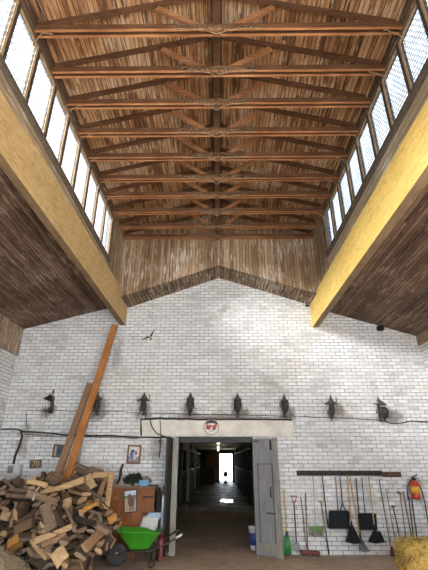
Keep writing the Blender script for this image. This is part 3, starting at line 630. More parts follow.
# ------------------------------------------------------------------ tools along the wall, right of the doorway
ash = grain('ash_handle', [(.30, .17, .07), (.46, .29, .13), (.58, .40, .2)], 'z', .6)
oldh = grain('old_brown_handle', [(.10, .065, .045), (.19, .13, .09), (.28, .2, .15)], 'z', .7)
blackh = plain('black_handle', (.035, .033, .032), .5, .3, 20)
yel = plain('yellow_handle', (.62, .42, .06), .5, .2, 20); grn = plain('green_plastic', (.03, .22, .05), .5, .3, 30); dgrn = plain('olive_green_plastic', (.10, .20, .04), .6, .35, 30)
steel = plain('worn_steel', (.17, .17, .175), .45, .35, 20, .7); blackp = plain('black_plastic', (.014, .015, .019), .75, .4, 14, 0.0, .2)
redb = plain('faded_red', (.15, .035, .03), .7, .35, 20); orgp = plain('orange_grip', (.42, .17, .06), .55, .25, 20)
palebr = plain('pale_bristles', (.28, .3, .2), .9, .4, 60)
t = thing('tool_rail', 'dark wooden rail holding tools along the white brick wall', 'tool rail', (2.87, YW, 1.47), None)
b = MB(); b.bbox(1.74, 3.62, YW-.055, YW, 1.485, 1.585, .006); obj('board', b, plain('dark_rail_wood', (.035, .027, .025), .8, .4), t)
b = MB(); b.bbox(3.62, 4.03, YW-.06, YW, 1.455, 1.56, .006); e = obj('end_board', b, plain('reddish_rail_wood', (.10, .05, .038), .8, .35), t); e['label'] = 'reddish brown end of the rail'
for k in range(11):
    hx = 2.05+.165*k; b = MB(); b.tube([(hx, YW-.05, 1.53), (hx, YW-.10, 1.50), (hx, YW-.12, 1.54)], .008, 6); obj('hook', b, M['iron'], t)

def tool(name, label, cat, top, bot, r, hm, Yt=9.74, Yb=9.70, group=None):
    p, q = at(*top, Yt), at(*bot, Yb)
    t = thing(name, label, cat, (q.x, q.y, max(0, q.z)), group)
    n = 7; rs = random.Random(name+label); b = MB()
    b.tube([p.lerp(q, k/n)+Vector((rs.uniform(-.003, .003), 0, 0)) for k in range(n+1)], r, 8); obj('handle', b, hm, t)
    return t, p, q
def poly(t, name, pts, Y, depth, m, Y2=None):
    """head outlined on the wall plane, with real thickness towards the room"""
    b = MB(); P = [at(x, y, Y) for x, y in pts]; b.prism(P, (0, -depth, 0)); return obj(name, b, m, t)
def scoop(t, x0, y0, x1, y1, Y, m, sk=0.0):
    """wide shovel pan: back, two side walls, top wall, worn lip"""
    A, B, C, D = at(x0+.5, y0, Y), at(x1-.5, y0, Y), at(x1+sk, y1, Y-.02), at(x0+sk, y1, Y-.02)
    b = MB(); b.prism([A, B, C, D], (0, -.012, 0)); b.bar(A, D, .03, .075, (0, -1, 0), h2=.03); b.bar(B, C, .03, .075, (0, -1, 0), h2=.03); b.bar(A, B, .03, .09, (0, -1, 0))
    for k in (.3, .5, .7): b.bar(A.lerp(B, k)+Vector((0, -.014, 0)), D.lerp(C, k)+Vector((0, -.014, 0)), .014, .01, (0, -1, 0))
    obj('blade', b, m, t); b = MB(); b.bar(D+Vector((0, -.008, 0)), C+Vector((0, -.008, 0)), .02, .022, (0, -1, 0)); obj('lip', b, steel, t)
def cluster(b, p, q, n, rs, spread, ln, r=.004):
    for k in range(n):
        o = p.lerp(q, (k+.5)/n); e = o+Vector((rs.uniform(-spread, spread), rs.uniform(-.03, .03), -ln*rs.uniform(.7, 1.1))); b.tube([o, e], r, 4)

t, p, q = tool('leaf_broom', 'yellow-handled broom with a fan of green plastic tines standing by the grey door', 'broom', (284, 490), (287, 538), .013, yel, 9.78, 9.62)
b = MB(); top = at(287, 534, 9.62); rs = random.Random(3)
for k in range(15):
    e = at(282.6+.62*k, 555.0-abs(k-7)*.12, 9.6); b.tube([top+Vector(((k-7)*.003, 0, 0)), top.lerp(e, .5)+Vector(((k-7)*.003, -.02, 0)), e], [.008, .011, .009], 5)
obj('tines', b, grn, t); b = MB(); b.lathe([(.018, 0), (.028, -.05), (.03, -.09)], top+Vector((0, 0, .05)), n=10); obj('socket', b, plain('blue_socket', (.05, .12, .16), .5), t)
t, p, q = tool('spade', 'spade with an orange D-shaped grip and grey blade leaning on the bricks', 'spade', (294, 502), (296.5, 546), .015, blackh, 9.78, 9.66)
P = [at(*k, 9.77) for k in ((291.2, 496), (296.8, 496), (295.2, 502), (293, 502))]; b = MB(); b.tube(P, .017, 8, closed=True); b.tube([P[2].lerp(P[3], .5), at(294.2, 506, 9.77)], .018, 8); obj('grip', b, orgp, t)
poly(t, 'blade', [(294, 543), (299.4, 543), (300.2, 549), (297.2, 553.5), (294, 549.5)], 9.66, .012, steel)
t, p, q = tool('wooden_stick', 'old brown stick leaning between the spade and the red broom', 'stick', (300.8, 497.5), (307.2, 552), .011, oldh, 9.79, 9.66)
t, p, q = tool('push_broom', 'push broom with a long dull red head on the floor under the green rake', 'broom', (305.4, 493.5), (308, 553), .013, oldh, 9.79, 9.58)
b = MB(); A, B = at(300.5, 552, 9.58), at(320, 553.5, 9.6); b.bar(A+Vector((0, 0, .01)), B+Vector((0, 0, .01)), .07, .05); obj('head', b, redb, t)
b = MB(); rs = random.Random(5)
for dy in (-.02, .02): cluster(b, A+Vector((0, dy, -.01)), B+Vector((0, dy, -.01)), 26, rs, .006, .05, .005)
obj('bristles', b, plain('dark_red_bristles', (.12, .035, .03), .9, .3, 40), t)
t, p, q = tool('hanging_rake', 'broom with a wide olive green head hanging from the left of the rail', 'broom', (313, 476), (316, 527), .009, plain('pale_grey_handle', (.45, .44, .42), .5), 9.75, 9.74)
poly(t, 'head', [(308.6, 526.2), (323.6, 526.2), (323.4, 529.6), (308.8, 529.8)], 9.76, .06, dgrn)
b = MB(); rs = random.Random(6); A, B = at(309, 529.5, 9.73), at(323.2, 529.5, 9.73)
for dy in (-.015, .015): cluster(b, A+Vector((0, dy, 0)), B+Vector((0, dy, 0)), 24, rs, .02, .13, .004)
obj('bristles', b, palebr, t)
t, p, q = tool('pitchfork', 'brown stick with a T-shaped top and dark iron tip leaning on the bricks', 'fork', (321, 502), (328.8, 551), .013, oldh, 9.79, 9.68)
b = MB(); b.tube([at(318.3, 501.5, 9.78), at(323.2, 501.2, 9.78)], .016, 8); obj('grip', b, ash, t)
b = MB(); b.tube([at(326.8, 539, 9.70), at(329.1, 554.5, 9.67)], [.014, .018], 8); obj('tip', b, M['iron'], t)
t, p, q = tool('iron_bar', 'long dark iron bar hanging between the green broom and the first black scoop', 'bar', (322.3, 475.5), (327.2, 521), .012, blackh, 9.75, 9.75)
poly(t, 'blade', [(326, 519), (328, 519), (329.2, 527.5), (327.4, 528)], 9.76, .02, M['iron'])
t, p, q = tool('wooden_stick', 'thin brown handle hanging behind the left black scoop', 'stick', (335.4, 477), (338.2, 512), .011, oldh, 9.78, 9.79)
t, p, q = tool('scoop_shovel', 'wide black scoop shovel with a brown handle hanging on the left', 'shovel', (340.2, 477), (342.6, 505), .013, oldh, 9.74, 9.735, 'black scoop shovels on the rail')
b = MB(); s_ = at(342.4, 503, 9.735); b.tube([at(342, 500, 9.735), s_, at(340.5, 511, 9.74)], .012, 6); b.tube([s_, at(345.5, 511, 9.74)], .012, 6); obj('socket', b, blackh, t)
scoop(t, 329.6, 511.5, 348.8, 529, 9.75, blackp, .0)
def fan_shovel(top, bot, label, pts, m=blackp, hm=ash):
    t, p, q = tool('shovel', label, 'shovel', top, bot, .015, hm, 9.68, 9.62, 'hanging shovels with fan-shaped blades')
    poly(t, 'blade', pts, 9.64, .014, m)
    b = MB(); c = at(bot[0], bot[1], 9.62); cc = at((pts[2][0]+pts[-2][0])/2, (pts[2][1]+pts[-2][1])/2, 9.62)
    b.tube([at(bot[0], bot[1]-5, 9.625), c, c.lerp(cc, .35)], [.02, .022, .012], 8); b.bar(c, c.lerp(cc, .9), .02, .02, (0, -1, 0), w2=.005, h2=.008); obj('socket', b, M['iron'], t)
fan_shovel((347.2, 474), (351.4, 526), 'long wooden shovel with a dark fan blade hanging between the two scoops', [(349.8, 525), (352.8, 525), (356.5, 533), (362.3, 543.2), (354, 543.8), (345.3, 542)])
fan_shovel((349.8, 478), (360, 536), 'thin wooden shovel with a small worn grey blade low on the bricks', [(359.3, 538), (361.3, 538), (365.5, 545), (370, 551.5), (364, 552), (358.6, 551)], steel)
fan_shovel((368.6, 477), (374.6, 529), 'thick wooden shovel with a dark fan blade hanging right of the scoops', [(372.6, 531), (380, 531), (382, 535), (385, 542.2), (376, 543.5), (367.8, 542)])
t, p, q = tool('scoop_shovel', 'wide black scoop shovel with a black handle hanging on the right', 'shovel', (356, 478), (359, 516), .014, blackh, 9.74, 9.74, 'black scoop shovels on the rail')
scoop(t, 358.6, 514, 375.4, 530.2, 9.74, blackp, 1.2)
t, p, q = tool('iron_bar', 'thin dark bar hanging behind the right black scoop', 'bar', (361.8, 478), (365.4, 517), .009, blackh, 9.78, 9.79)
t, p, q = tool('garden_spade', 'long dark spade with a small dull red blade leaning right of the rail', 'spade', (379.2, 479.5), (390.5, 546), .012, oldh, 9.79, 9.64)
poly(t, 'blade', [(390.3, 546), (391.7, 546), (395, 552), (394.2, 556.2), (390, 556)], 9.63, .012, redb)
t, p, q = tool('wooden_stick', 'thin pale brown stick leaning next to the red-bladed spade', 'stick', (386.2, 489.5), (398, 556), .010, oldh, 9.79, 9.64)
t, p, q = tool('iron_fork', 'short black tool with a T-shaped grip leaning among the sticks', 'fork', (393.2, 507), (403.4, 555), .015, blackh, 9.78, 9.64)
b = MB(); b.tube([at(391.6, 506.6, 9.78), at(395.2, 506.2, 9.78)], .016, 8); obj('grip', b, blackh, t)
t, p, q = tool('garden_hoe', 'hoe with a wooden head at the top leaning behind the straw bale', 'hoe', (400, 493), (408.3, 556), .012, oldh, 9.79, 9.64)
poly(t, 'blade', [(395.6, 491.6), (399, 491.2), (401.4, 493), (400.6, 495), (397.5, 493.6)], 9.79, .03, plain('brown_hoe_head', (.22, .13, .07), .7), )
for k, (a, c, lb) in enumerate((((403, 491), (415, 556), 'grey-brown pole leaning left of the two below the extinguisher'), ((408.6, 496), (415.6, 556), 'dark pole leaning straight below the fire extinguisher'), ((411.5, 497), (419.6, 556), 'dark pole leaning beneath the extinguisher, rightmost of the three'))):
    tool('wooden_pole', lb, 'pole', a, c, .014, oldh if k == 0 else plain('dark_pole', (.09, .075, .065), .7), 9.79, 9.62+.02*k, 'poles leaning below the extinguisher')
# fire extinguisher on its hook
c0, c1 = at(416.3, 499.5, 9.70), at(414.2, 480, 9.70); ax = (c1-c0).normalized(); h = (c1-c0).length
t = thing('fire_extinguisher', 'red fire extinguisher with a yellow label hanging on the brick wall', 'fire extinguisher', tuple(c0))
redx = plain('red_enamel', (.50, .03, .02), .35, .2, 20)
b = MB(); b.lathe([(.06, 0), (.085, .015), (.088, .04), (.088, h*.80), (.075, h*.9), (.04, h*.97), (.03, h)], c0, ax, 20); obj('cylinder', b, redx, t)
b = MB(); b.lathe([(.0885, h*.30), (.0905, h*.30), (.0905, h*.68), (.0885, h*.68)], c0, ax, 20); obj('label_band', b, plain('yellow_orange_label', (.75, .38, .03), .5, .35, 22), t)
b = MB(); top = c0+ax*h; b.lathe([(.03, 0), (.035, .03), (.02, .05)], top, ax, 10); b.bar(top+ax*.05+Vector((-.05, 0, -.01)), top+ax*.07+Vector((.07, 0, .03)), .025, .018); b.bar(top+ax*.03+Vector((-.02, 0, 0)), top+ax*.03+Vector((.08, 0, .0)), .02, .015); obj('valve', b, M['iron'], t)
b = MB(); b.tube([top+ax*.02, at(410.5, 480, 9.70), at(408, 486, 9.72), at(407.5, 494, 9.74), at(408.5, 500, 9.74)], .014, 8); obj('hose', b, blackh, t)
b = MB(); b.tube([at(418.5, 484, 9.80), at(422, 491, 9.79), at(425, 503, 9.79), at(427.6, 519, 9.79), at(429, 530, 9.78)], .012, 6); solo('hanging_hose', b, M['cable'], 'black hose hanging down the wall right of the fire extinguisher', 'hose')

# ------------------------------------------------------------------ cupboard and what stands on and by it
cab = grain('orange_brown_cupboard', [(.12, .04, .01), (.24, .08, .02), (.36, .135, .035)], 'z', .5)
CX0, CX1, CY0, CY1, CZ = -2.24, -1.32, 9.36, 9.79, 1.30
t = thing('cupboard', 'orange-brown wooden cupboard behind the woodpile and green wheelbarrow', 'cupboard', ((CX0+CX1)/2, (CY0+CY1)/2, 0))
b = MB(); b.bbox(CX0, CX1, CY0, CY1, .0, CZ-.04, .008); obj('carcass', b, cab, t)
b = MB(); b.bbox(CX0-.03, CX1+.02, CY0-.04, CY1, CZ-.04, CZ, .008); obj('top', b, grain('cupboard_top', [(.12, .07, .04), (.22, .14, .09), (.3, .2, .13)], 'x'), t)
xm = (CX0+CX1)/2
for s, (a, c) in enumerate(((CX0+.02, xm-.005), (xm+.005, CX1-.02))):
    b = MB(); b.bbox(a, c, CY0-.025, CY0-.001, .06, CZ-.07, .006); d = obj('door', b, cab, t)
    for hz in ((1.10, .80) if s else (1.08,)):
        b = MB()
        if s: b.bar((c-.22, CY0-.03, hz), (c, CY0-.03, hz), .008, .03); obj('hinge', b, M['iron'], d)
        else:
            for dx, dz in ((0, 0), (.05, -.02), (.04, .03)): b.lathe([(.014, 0), (.012, .012), (0, .014)], (a+.09+dx, CY0-.025, hz+dz), (0, -1, 0), 8)
            obj('knob', b, plain('pale_knob', (.55, .5, .42), .5), d)
t_, Mx, W, Hh = framed(123.8, 489.6, 137.2, 512.5, 'photograph of a brown horse in a thin dark frame on the cupboard front', [
    (rc(0, .68, 1, 1), C_('photo_sky', (.55, .62, .66))), (rc(0, .62, 1, .78), C_('photo_trees', (.14, .2, .1))), (rc(0, 0, 1, .62), C_('photo_sand', (.50, .32, .2))),
    (ov(.58, .48, .3, .26), C_('photo_horse', (.15, .055, .04))), (ov(.44, .74, .15, .12), C_('photo_horse_head', (.19, .07, .05))), (rc(.42, .04, .52, .36), C_('photo_leg', (.12, .05, .04))), (rc(.66, .04, .76, .36), C_('photo_leg_far', (.12, .05, .04))), (rc(.82, .1, 1, .5), C_('photo_pale', (.4, .34, .3)))],
    plain('thin_dark_frame', (.03, .022, .02), .4), C_('photo_base', (.4, .36, .33)), tilt=-.09, Y=CY0-.03, w=.018, name='framed_photograph', cat='picture')
# on the top board
dk = plain('dry_dark_leaves', (.022, .03, .018), .8, .5, 30)
pc = at(133, 480, 9.55); t = thing('dried_wreath', 'dark bushy dried wreath lying on top of the cupboard', 'wreath', (pc.x, 9.55, CZ))
b = MB(); rs = random.Random(12)
b.tube([(pc.x+.13*math.cos(2*PI*k/18), 9.55+.11*math.sin(2*PI*k/18), CZ+.11+.05*math.sin(2*PI*k/18)) for k in range(18)], .05, 8, closed=True); obj('ring', b, dk, t)
b = MB()
for k in range(230):
    a = rs.uniform(0, 2*PI); o = Vector((pc.x+.13*math.cos(a), 9.55+.1*math.sin(a), CZ+.12+.05*math.sin(a))); d = Vector((rs.gauss(0, 1), rs.gauss(0, .7), rs.gauss(.5, 1))).normalized(); l = rs.uniform(.06, .13); sd = d.cross(Vector((rs.random(), rs.random(), rs.random()))).normalized()*.02
    if (o+d*l).z < CZ+.02: d.z = abs(d.z)
    b.add([o, o+d*l*.5+sd, o+d*l, o+d*l*.5-sd], [(0, 1, 2, 3)])
obj('leaves', b, dk, t)
p0, p1 = at(117.5, 484, 9.58), at(122.8, 464, 9.7); b = MB(); b.tube([(p0.x, 9.6, CZ+.02), (p0.x+.03, 9.64, CZ+.17), (p1.x-.03, 9.68, CZ+.3), (p1.x, 9.72, p1.z)], [.03, .028, .035, .02], 8); solo('curved_branch', b, M['darkwood'], 'dark curved branch standing on the cupboard against the wall', 'branch')
pc = at(122, 480, 9.5); b = MB(); b.prism([(pc.x-.08, 9.46, CZ), (pc.x+.07, 9.46, CZ), (pc.x+.0, 9.46, CZ+.17)], (0, .06, 0)); solo('wooden_wedge', b, plain('pale_wedge', (.3, .27, .2), .8), 'pale grey wooden wedge beside the dark branch on the cupboard', 'wedge')
x0 = at(113, 484, 9.4).x; b = MB(); b.bbox(x0, x0+.38, 9.36, 9.50, CZ, CZ+.03, .005); solo('loose_board', b, greyp, 'flat grey board lying on the left front of the cupboard top', 'board')
x0 = at(139, 486, 9.4).x; x1 = at(148.2, 486, 9.4).x
t = thing('plastic_box', 'bright blue plastic box on the right end of the cupboard top', 'box', ((x0+x1)/2, 9.43, CZ)); blu = plain('blue_plastic', (.12, .34, .58), .45, .15)
b = MB(); b.bbox(x0, x1, 9.36, 9.50, CZ, CZ+.085, .018); obj('body', b, blu, t); b = MB(); b.bbox(x0-.006, x1+.006, 9.354, 9.506, CZ+.085, CZ+.105, .008); obj('lid', b, blu, t)
x0 = at(134.2, 486, 9.4).x; b = MB(); b.bbox(x0, x0+.075, 9.37, 9.47, CZ, CZ+.05, .012); solo('stone', b, plain('pale_stone', (.34, .28, .21), .9), 'pale stone lying left of the blue box on the cupboard', 'stone')
pc = at(146, 481, 9.62); b = MB(); bm = bmesh.new(); bmesh.ops.create_icosphere(bm, subdivisions=3, radius=1); rs = random.Random(8)
for v in bm.verts: k = 1+.12*math.sin(v.co.x*5+1)*math.cos(v.co.y*4)+rs.uniform(-.04, .04); v.co = Vector((pc.x+v.co.x*.12*k, 9.62+v.co.y*.09*k, CZ+.085+max(-.085, v.co.z*.085*k)))
bm.verts.index_update(); b.add([v.co.copy() for v in bm.verts], [[v.index for v in f.verts] for f in bm.faces], 0, True); bm.free(); solo('crumpled_bag', b, plain('grey_pink_cloth', (.22, .19, .18), .9, .3), 'crumpled grey bag behind the blue box on the cupboard', 'bag')
# by the right side of the cupboard
pale_w = grain('pale_timber', [(.16, .13, .09), (.27, .22, .15), (.36, .3, .22)], 'z')
for a, c, r, lb in (((164.2, 486), (165, 551), .022, 'dark wooden post leaning on the wall left of the black door leaf'), ((161.4, 490), (161.8, 550), .016, 'pale wooden pole standing right of the cupboard'), ((158.2, 490), (159, 549), .013, 'grey wooden pole standing nearest the cupboard side')):
    p, q = at(*a, 9.79), at(*c, 9.6); q.z = .0; b = MB(); b.bar(q+Vector((0, 0, .01)), p, r*2, r*2.4, (0, 1, 0)); solo('wooden_pole', b, M['darkwood'] if a[0] > 163 else pale_w, lb, 'pole', 'poles beside the cupboard')
p = at(152.5, 487, 9.5); b = MB(); bm = bmesh.new(); bmesh.ops.create_icosphere(bm, subdivisions=3, radius=1); rs = random.Random(21)
for v in bm.verts: v.co = Vector((CX1+.075+v.co.x*.055*(1.1-.2*v.co.z), 9.5+v.co.y*.12*(1+.15*math.sin(9*v.co.x+3*v.co.z)), 1.02+v.co.z*.26))
bm.verts.index_update(); b.add([v.co.copy() for v in bm.verts], [[v.index for v in f.verts] for f in bm.faces], 0, True); bm.free(); solo('dark_cloth', b, plain('black_cloth', (.03, .026, .024), .95, .3), 'dark cloth hanging down the right side of the cupboard', 'cloth')
b = MB(); p = at(153, 496, 9.45); b.bbox(CX1+.15, CX1+.185, 9.44, 9.47, .0, 1.12, .006); solo('metal_strip', b, plain('dull_aluminium', (.4, .4, .4), .4, .2, 20, .6), 'narrow bright metal strip beside the dark cloth by the cupboard', 'strip')
# white feed sack
t = thing('feed_sack', 'full white feed sack with a blue top behind the wheelbarrow', 'sack', (-1.36, 9.24, .3))
def lumpy(cx, cy, z0, rx, ry, h, seed, lean=0.0, p=.35):
    bm = bmesh.new(); bmesh.ops.create_cube(bm, size=2); bmesh.ops.subdivide_edges(bm, edges=bm.edges[:], cuts=7, use_grid_fill=True); r_ = random.Random(seed)
    for v in bm.verts:
        n = v.co.normalized(); c = v.co.lerp(n*1.15, p); f = 1+.05*math.sin(5*n.x+seed)*math.cos(4*n.z+seed)+r_.uniform(-.012, .012)
        v.co = Vector((cx+c.x*rx*f+lean*(c.z+1)*h/2, cy+c.y*ry*f, z0+(max(-1, min(c.z*f, 1.1))+1)*h/2))
    bm.verts.index_update(); b = MB(); b.add([v.co.copy() for v in bm.verts], [[v.index for v in f.verts] for f in bm.faces], 0, True); bm.free(); return b
obj('sack_body', lumpy(-1.44, 9.262, .31, .17, .06, .46, 3, .18), plain('white_woven_plastic', (.62, .60, .58), .6, .12, 14), t)
obj('sack_top', lumpy(-1.30, 9.262, .70, .15, .05, .13, 5, .15, .5), plain('pale_blue_plastic', (.36, .48, .62), .55, .2, 14), t)
b = MB(); b.lathe([(.05, 0), (.055, .02), (.055, .2), (.04, .24)], (-1.13, 9.25, .0), n=14); b.lathe([(.03, .24), (.03, .30), (0, .3)], (-1.13, 9.25, 0), n=12)
b.v = [(x, y, z*1.7) for x, y, z in b.v]; solo('plastic_canister', b, plain('maroon_plastic', (.22, .03, .05), .45, .2), 'dark red plastic canister standing right of the feed sack', 'canister')
b = MB(); pc = at(151, 554, 9.3); b.bbox(-1.64, -1.22, 9.2, 9.325, 0, .3, .012); solo('added_dark_block', b, M['darkwood'], 'dark block added under the white feed sack behind the barrow', 'crate')  # dark block added here to keep the gap behind the barrow dark

# ------------------------------------------------------------------ wheelbarrow
t = thing('wheelbarrow', 'bright green wheelbarrow with a black wheel in front of the cupboard', 'wheelbarrow', (-1.5, 8.89, 0))
RM = Matrix.Translation((-1.5, 8.89, 0)) @ Matrix.Rotation(math.radians(11), 4, 'Z')
green = plain('bright_green_tub', (.06, .36, .02), .35, .15, 8); tubeg = plain('dark_steel_tube', (.06, .055, .05), .5, .4, 20, .4)
def rrect(x0, x1, y0, y1, z0, z1, r, n=5):
    P = []
    for cx, cy, a0 in ((x1-r, y1-r, 0), (x0+r, y1-r, PI/2), (x0+r, y0+r, PI), (x1-r, y0+r, 1.5*PI)):
        for k in range(n+1):
            a = a0+PI/2*k/n; x = cx+r*math.cos(a); P.append((x, cy+r*math.sin(a), z0+(z1-z0)*(x-x0)/(x1-x0)))
    return P
rings = [rrect(-.16, .17, -.14, .14, .275, .275, .05), rrect(-.19, .19, -.16, .16, .30, .29, .06), rrect(-.43, .39, -.29, .29, .60, .555, .10), rrect(-.455, .41, -.31, .31, .605, .56, .11), rrect(-.455, .41, -.31, .31, .59, .545, .11),
         rrect(-.42, .385, -.28, .28, .585, .54, .10), rrect(-.18, .18, -.15, .15, .31, .30, .06)]
b = MB(); n = len(rings[0]); V = [p for r in rings for p in r]
b.add(V, [(i*n+k, i*n+(k+1) % n, (i+1)*n+(k+1) % n, (i+1)*n+k) for i in range(len(rings)-1) for k in range(n)]+[tuple(reversed(range(n))), tuple((len(rings)-1)*n+k for k in range(n))], 0, True)
obj('tub', b.xf(RM), green, t)
wc = (-.40, 0, .195)
b = MB(); b.lathe([(.115, -.035), (.16, -.045), (.19, -.03), (.195, 0), (.19, .03), (.16, .045), (.115, .035)], wc, (0, 1, 0), 28); wh = obj('wheel', b.xf(RM), plain('black_rubber', (.03, .028, .026), .8, .4, 20), t)
b = MB(); b.lathe([(.03, -.05), (.04, -.03), (.118, -.03), (.118, .03), (.04, .03), (.03, .05)], wc, (0, 1, 0), 20); obj('hub', b.xf(RM), plain('dirty_rim', (.26, .24, .21), .6, .3), wh)
for s in (-1, 1):
    b = MB(); b.tube([(-.40, s*.085, .195), (-.25, s*.12, .22), (-.1, s*.17, .255), (.2, s*.2, .26), (.42, s*.25, .33), (.68, s*.27, .47)], .014, 8); obj('frame_tube', b.xf(RM), tubeg, t)
    b = MB(); b.tube([(.08, s*.2, .25), (.2, s*.2, .02), (.22, s*.2, .012), (.27, s*.2, .012), (.29, s*.2, .03), (.26, s*.21, .26)], .013, 8); obj('leg', b.xf(RM), tubeg, t)
    b = MB(); b.tube([(.66, s*.269, .459), (.78, s*.276, .523)], .022, 10); g = obj('grip', b.xf(RM), plain('white_grip' if s < 0 else 'black_grip', (.6, .6, .58) if s < 0 else (.04, .04, .04), .6), t)
b = MB(); b.tube([(-.40, -.11, .195), (-.40, .11, .195)], .014, 8); b.tube([(.23, -.2, .1), (.23, .2, .1)], .010, 8); b.tube([(-.40, -.085, .195), (-.53, -.1, .21), (-.53, .1, .21), (-.40, .085, .195)], .010, 8); obj('axle', b.xf(RM), tubeg, t)

# ------------------------------------------------------------------ swallow in flight
me = bpy.data.meshes.new('swallow'); c0 = at(150.6, 337, 8.2)
J = [((0, 0, 0), (.030, .028)), ((.012, -.03, .022), (.024, .022)), ((.018, -.055, .032), (.007, .007)), ((-.006, .035, -.022), (.018, .016)), ((-.02, .09, -.045), (.008, .005)), ((.012, .095, -.04), (.006, .004)),
     ((-.05, 0, .005), (.022, .020)), ((-.11, .005, -.028), (.018, .016)), ((-.195, .02, -.05), (.004, .004)), ((.016, 0, .05), (.022, .020)), ((.042, .005, .105), (.018, .016)), ((.07, .02, .185), (.004, .004))]
E = [(0, 1), (1, 2), (0, 3), (3, 4), (3, 5), (0, 6), (6, 7), (7, 8), (0, 9), (9, 10), (10, 11)]
me.from_pydata([p for p, r in J], E, []); bird = bpy.data.objects.new('swallow', me); COL.objects.link(bird); bird.location = c0
bm = bmesh.new(); bm.from_mesh(me); sk = bm.verts.layers.skin.verify(); bm.verts.ensure_lookup_table()
for k, (p, r) in enumerate(J): bm.verts[k][sk].radius = r; bm.verts[k][sk].use_root = k == 0
bm.to_mesh(me); bm.free(); bird.modifiers.new('s', 'SKIN')
bird.modifiers.new('u', 'SUBSURF').levels = 2; bird.modifiers['u'].render_levels = 2
dg = bpy.context.evaluated_depsgraph_get(); m2 = bpy.data.meshes.new_from_object(bird.evaluated_get(dg)); bird.modifiers.clear(); bird.data = m2; m2.name = 'swallow'
m2.polygons.foreach_set('use_smooth', [True]*len(m2.polygons))
m2.materials.clear(); m2.materials.append(plain('swallow_dark', (.03, .024, .024), .6, .3)); m2.materials.append(plain('swallow_buff', (.42, .28, .17), .8, .2, 40))
for f in m2.polygons: f.material_index = 1 if f.center.length < .042 else 0
props(bird, 'small dark swallow with a buff body flying before the white bricks', 'bird')

# ------------------------------------------------------------------ straw
def straw_mat(name, cols):
    t_ = NT(name); p = t_.pos(); x, y, z = t_.sep(p)
    n1 = t_.noise(t_.vec(t_.math('MULTIPLY', x, 14), t_.math('MULTIPLY', y, 50), t_.math('MULTIPLY', z, 60)), 1.0, 6, .75); n2 = t_.noise(p, 9, 4)
    f = t_.math('ADD', t_.math('MULTIPLY', n1, .7), t_.math('MULTIPLY', n2, .3))
    return t_.bsdf(t_.ramp(f, [(.36, cols[0]), (.48, cols[1]), (.62, cols[2])]), .85, n1, .8, .03, Specular_IOR_Level=.2)
straw = straw_mat('golden_straw', [(.34, .17, .035), (.78, .48, .11), (.95, .68, .27)]); strand = plain('straw_stalk', (.95, .62, .17), .75, .35, 30)
hay = straw_mat('grey_hay', [(.2, .15, .085), (.36, .285, .175), (.5, .42, .28)]); hstrand = plain('hay_stalk', (.48, .4, .26), .85, .35, 30)
def strands(surf, n, seed, m, parent, ln, r=.0035, lift=.01):
    rs_ = random.Random(seed); b = MB()
    fs = [f for f in surf.data.polygons if f.normal.z > -.3]; ws = [f.area for f in fs]
    if not fs: surf.data.flip_normals(); fs = list(surf.data.polygons); ws = [f.area for f in fs]
    off = Vector(parent.location)
    for f in rs_.choices(fs, ws, k=n):
        o = surf.data.vertices[f.vertices[rs_.randrange(len(f.vertices))]].co.lerp(f.center, rs_.random())+off
        tng = f.normal.cross(Vector((rs_.gauss(0, 1), rs_.gauss(0, 1), rs_.gauss(0, 1)))).normalized()
        d = (tng+f.normal*rs_.uniform(-.05, .35)).normalized(); l = rs_.uniform(.4, 1)*ln; mid = o+d*l*.5+f.normal*lift
        e = o+d*l+Vector((0, 0, -.02)); e.z = max(e.z, .01)
        b.tube([o-f.normal*.01, mid, e], r*rs_.uniform(.6, 1.3), 3)
    s_ = obj('loose_straw', b, m, parent); s_['kind'] = 'stuff'; return s_
t = thing('straw_bale', 'golden straw bale on the floor at the right edge below the extinguisher', 'straw bale', (3.72, 8.0, 0))
bm = bmesh.new(); bmesh.ops.create_cube(bm, size=2); bmesh.ops.subdivide_edges(bm, edges=bm.edges[:], cuts=22, use_grid_fill=True); rs = random.Random(31)
from mathutils import noise as mnoise
for v in bm.verts:
    c = v.co.copy(); k = 1.0
    q = Vector([math.copysign(abs(a)**1.0, a) for a in c]); m_ = (abs(q.x)**6+abs(q.y)**6+abs(q.z)**6)**(1/6); q = q/m_*max(abs(c.x), abs(c.y), abs(c.z))
    f = 1+.06*mnoise.noise(q*2.2)+.05*mnoise.noise(q*7)
    v.co = Vector((3.815+q.x*.75*f, 8.0+q.y*.36*f, .272+max(-.27, q.z*.27*f)))
bm.verts.index_update(); b = MB(); b.add([v.co.copy() for v in bm.verts], [[v.index for v in f.verts] for f in bm.faces], 0, True); bm.free()
s_ = obj('bale_body', b, straw, t); strands(s_, 1500, 3, strand, t, .17, .0048)
sb = strands(s_, 500, 13, plain('brown_stalk', (.30, .18, .06), .8, .3, 30), t, .15, .0045)
for dy in (-.13, .13):
    b = MB(); b.tube([(3.815+.76*math.copysign(abs(math.cos(a))**.35, math.cos(a)), 8.0+dy, .265+.268*math.copysign(abs(math.sin(a))**.35, math.sin(a))) for a in [2*PI*k/40 for k in range(40)] if .265+.268*math.copysign(abs(math.sin(a))**.35, math.sin(a)) > -.1], .005, 5, closed=True); obj('twine', b, plain('twine', (.35, .25, .1), .9), t)
t = thing('hay_heap', 'grey-brown heap of loose hay at the lower left before the firewood', 'hay', (-3.7, 7.5, 0)); b = MB(); N1, N2 = 30, 22; V = []
for j in range(N2+1):
    for i in range(N1+1):
        u, v_ = -1+2*i/N1, -1+2*j/N2; r2 = u*u+v_*v_; z = max(0, .56*(1-r2**.9)*(1+.35*mnoise.noise(Vector((u*3, v_*3, 1))))+.04*mnoise.noise(Vector((u*9, v_*9, 4)))); V.append((-3.7+u*.95, 7.5+v_*.55, z if r2 < 1 else 0))
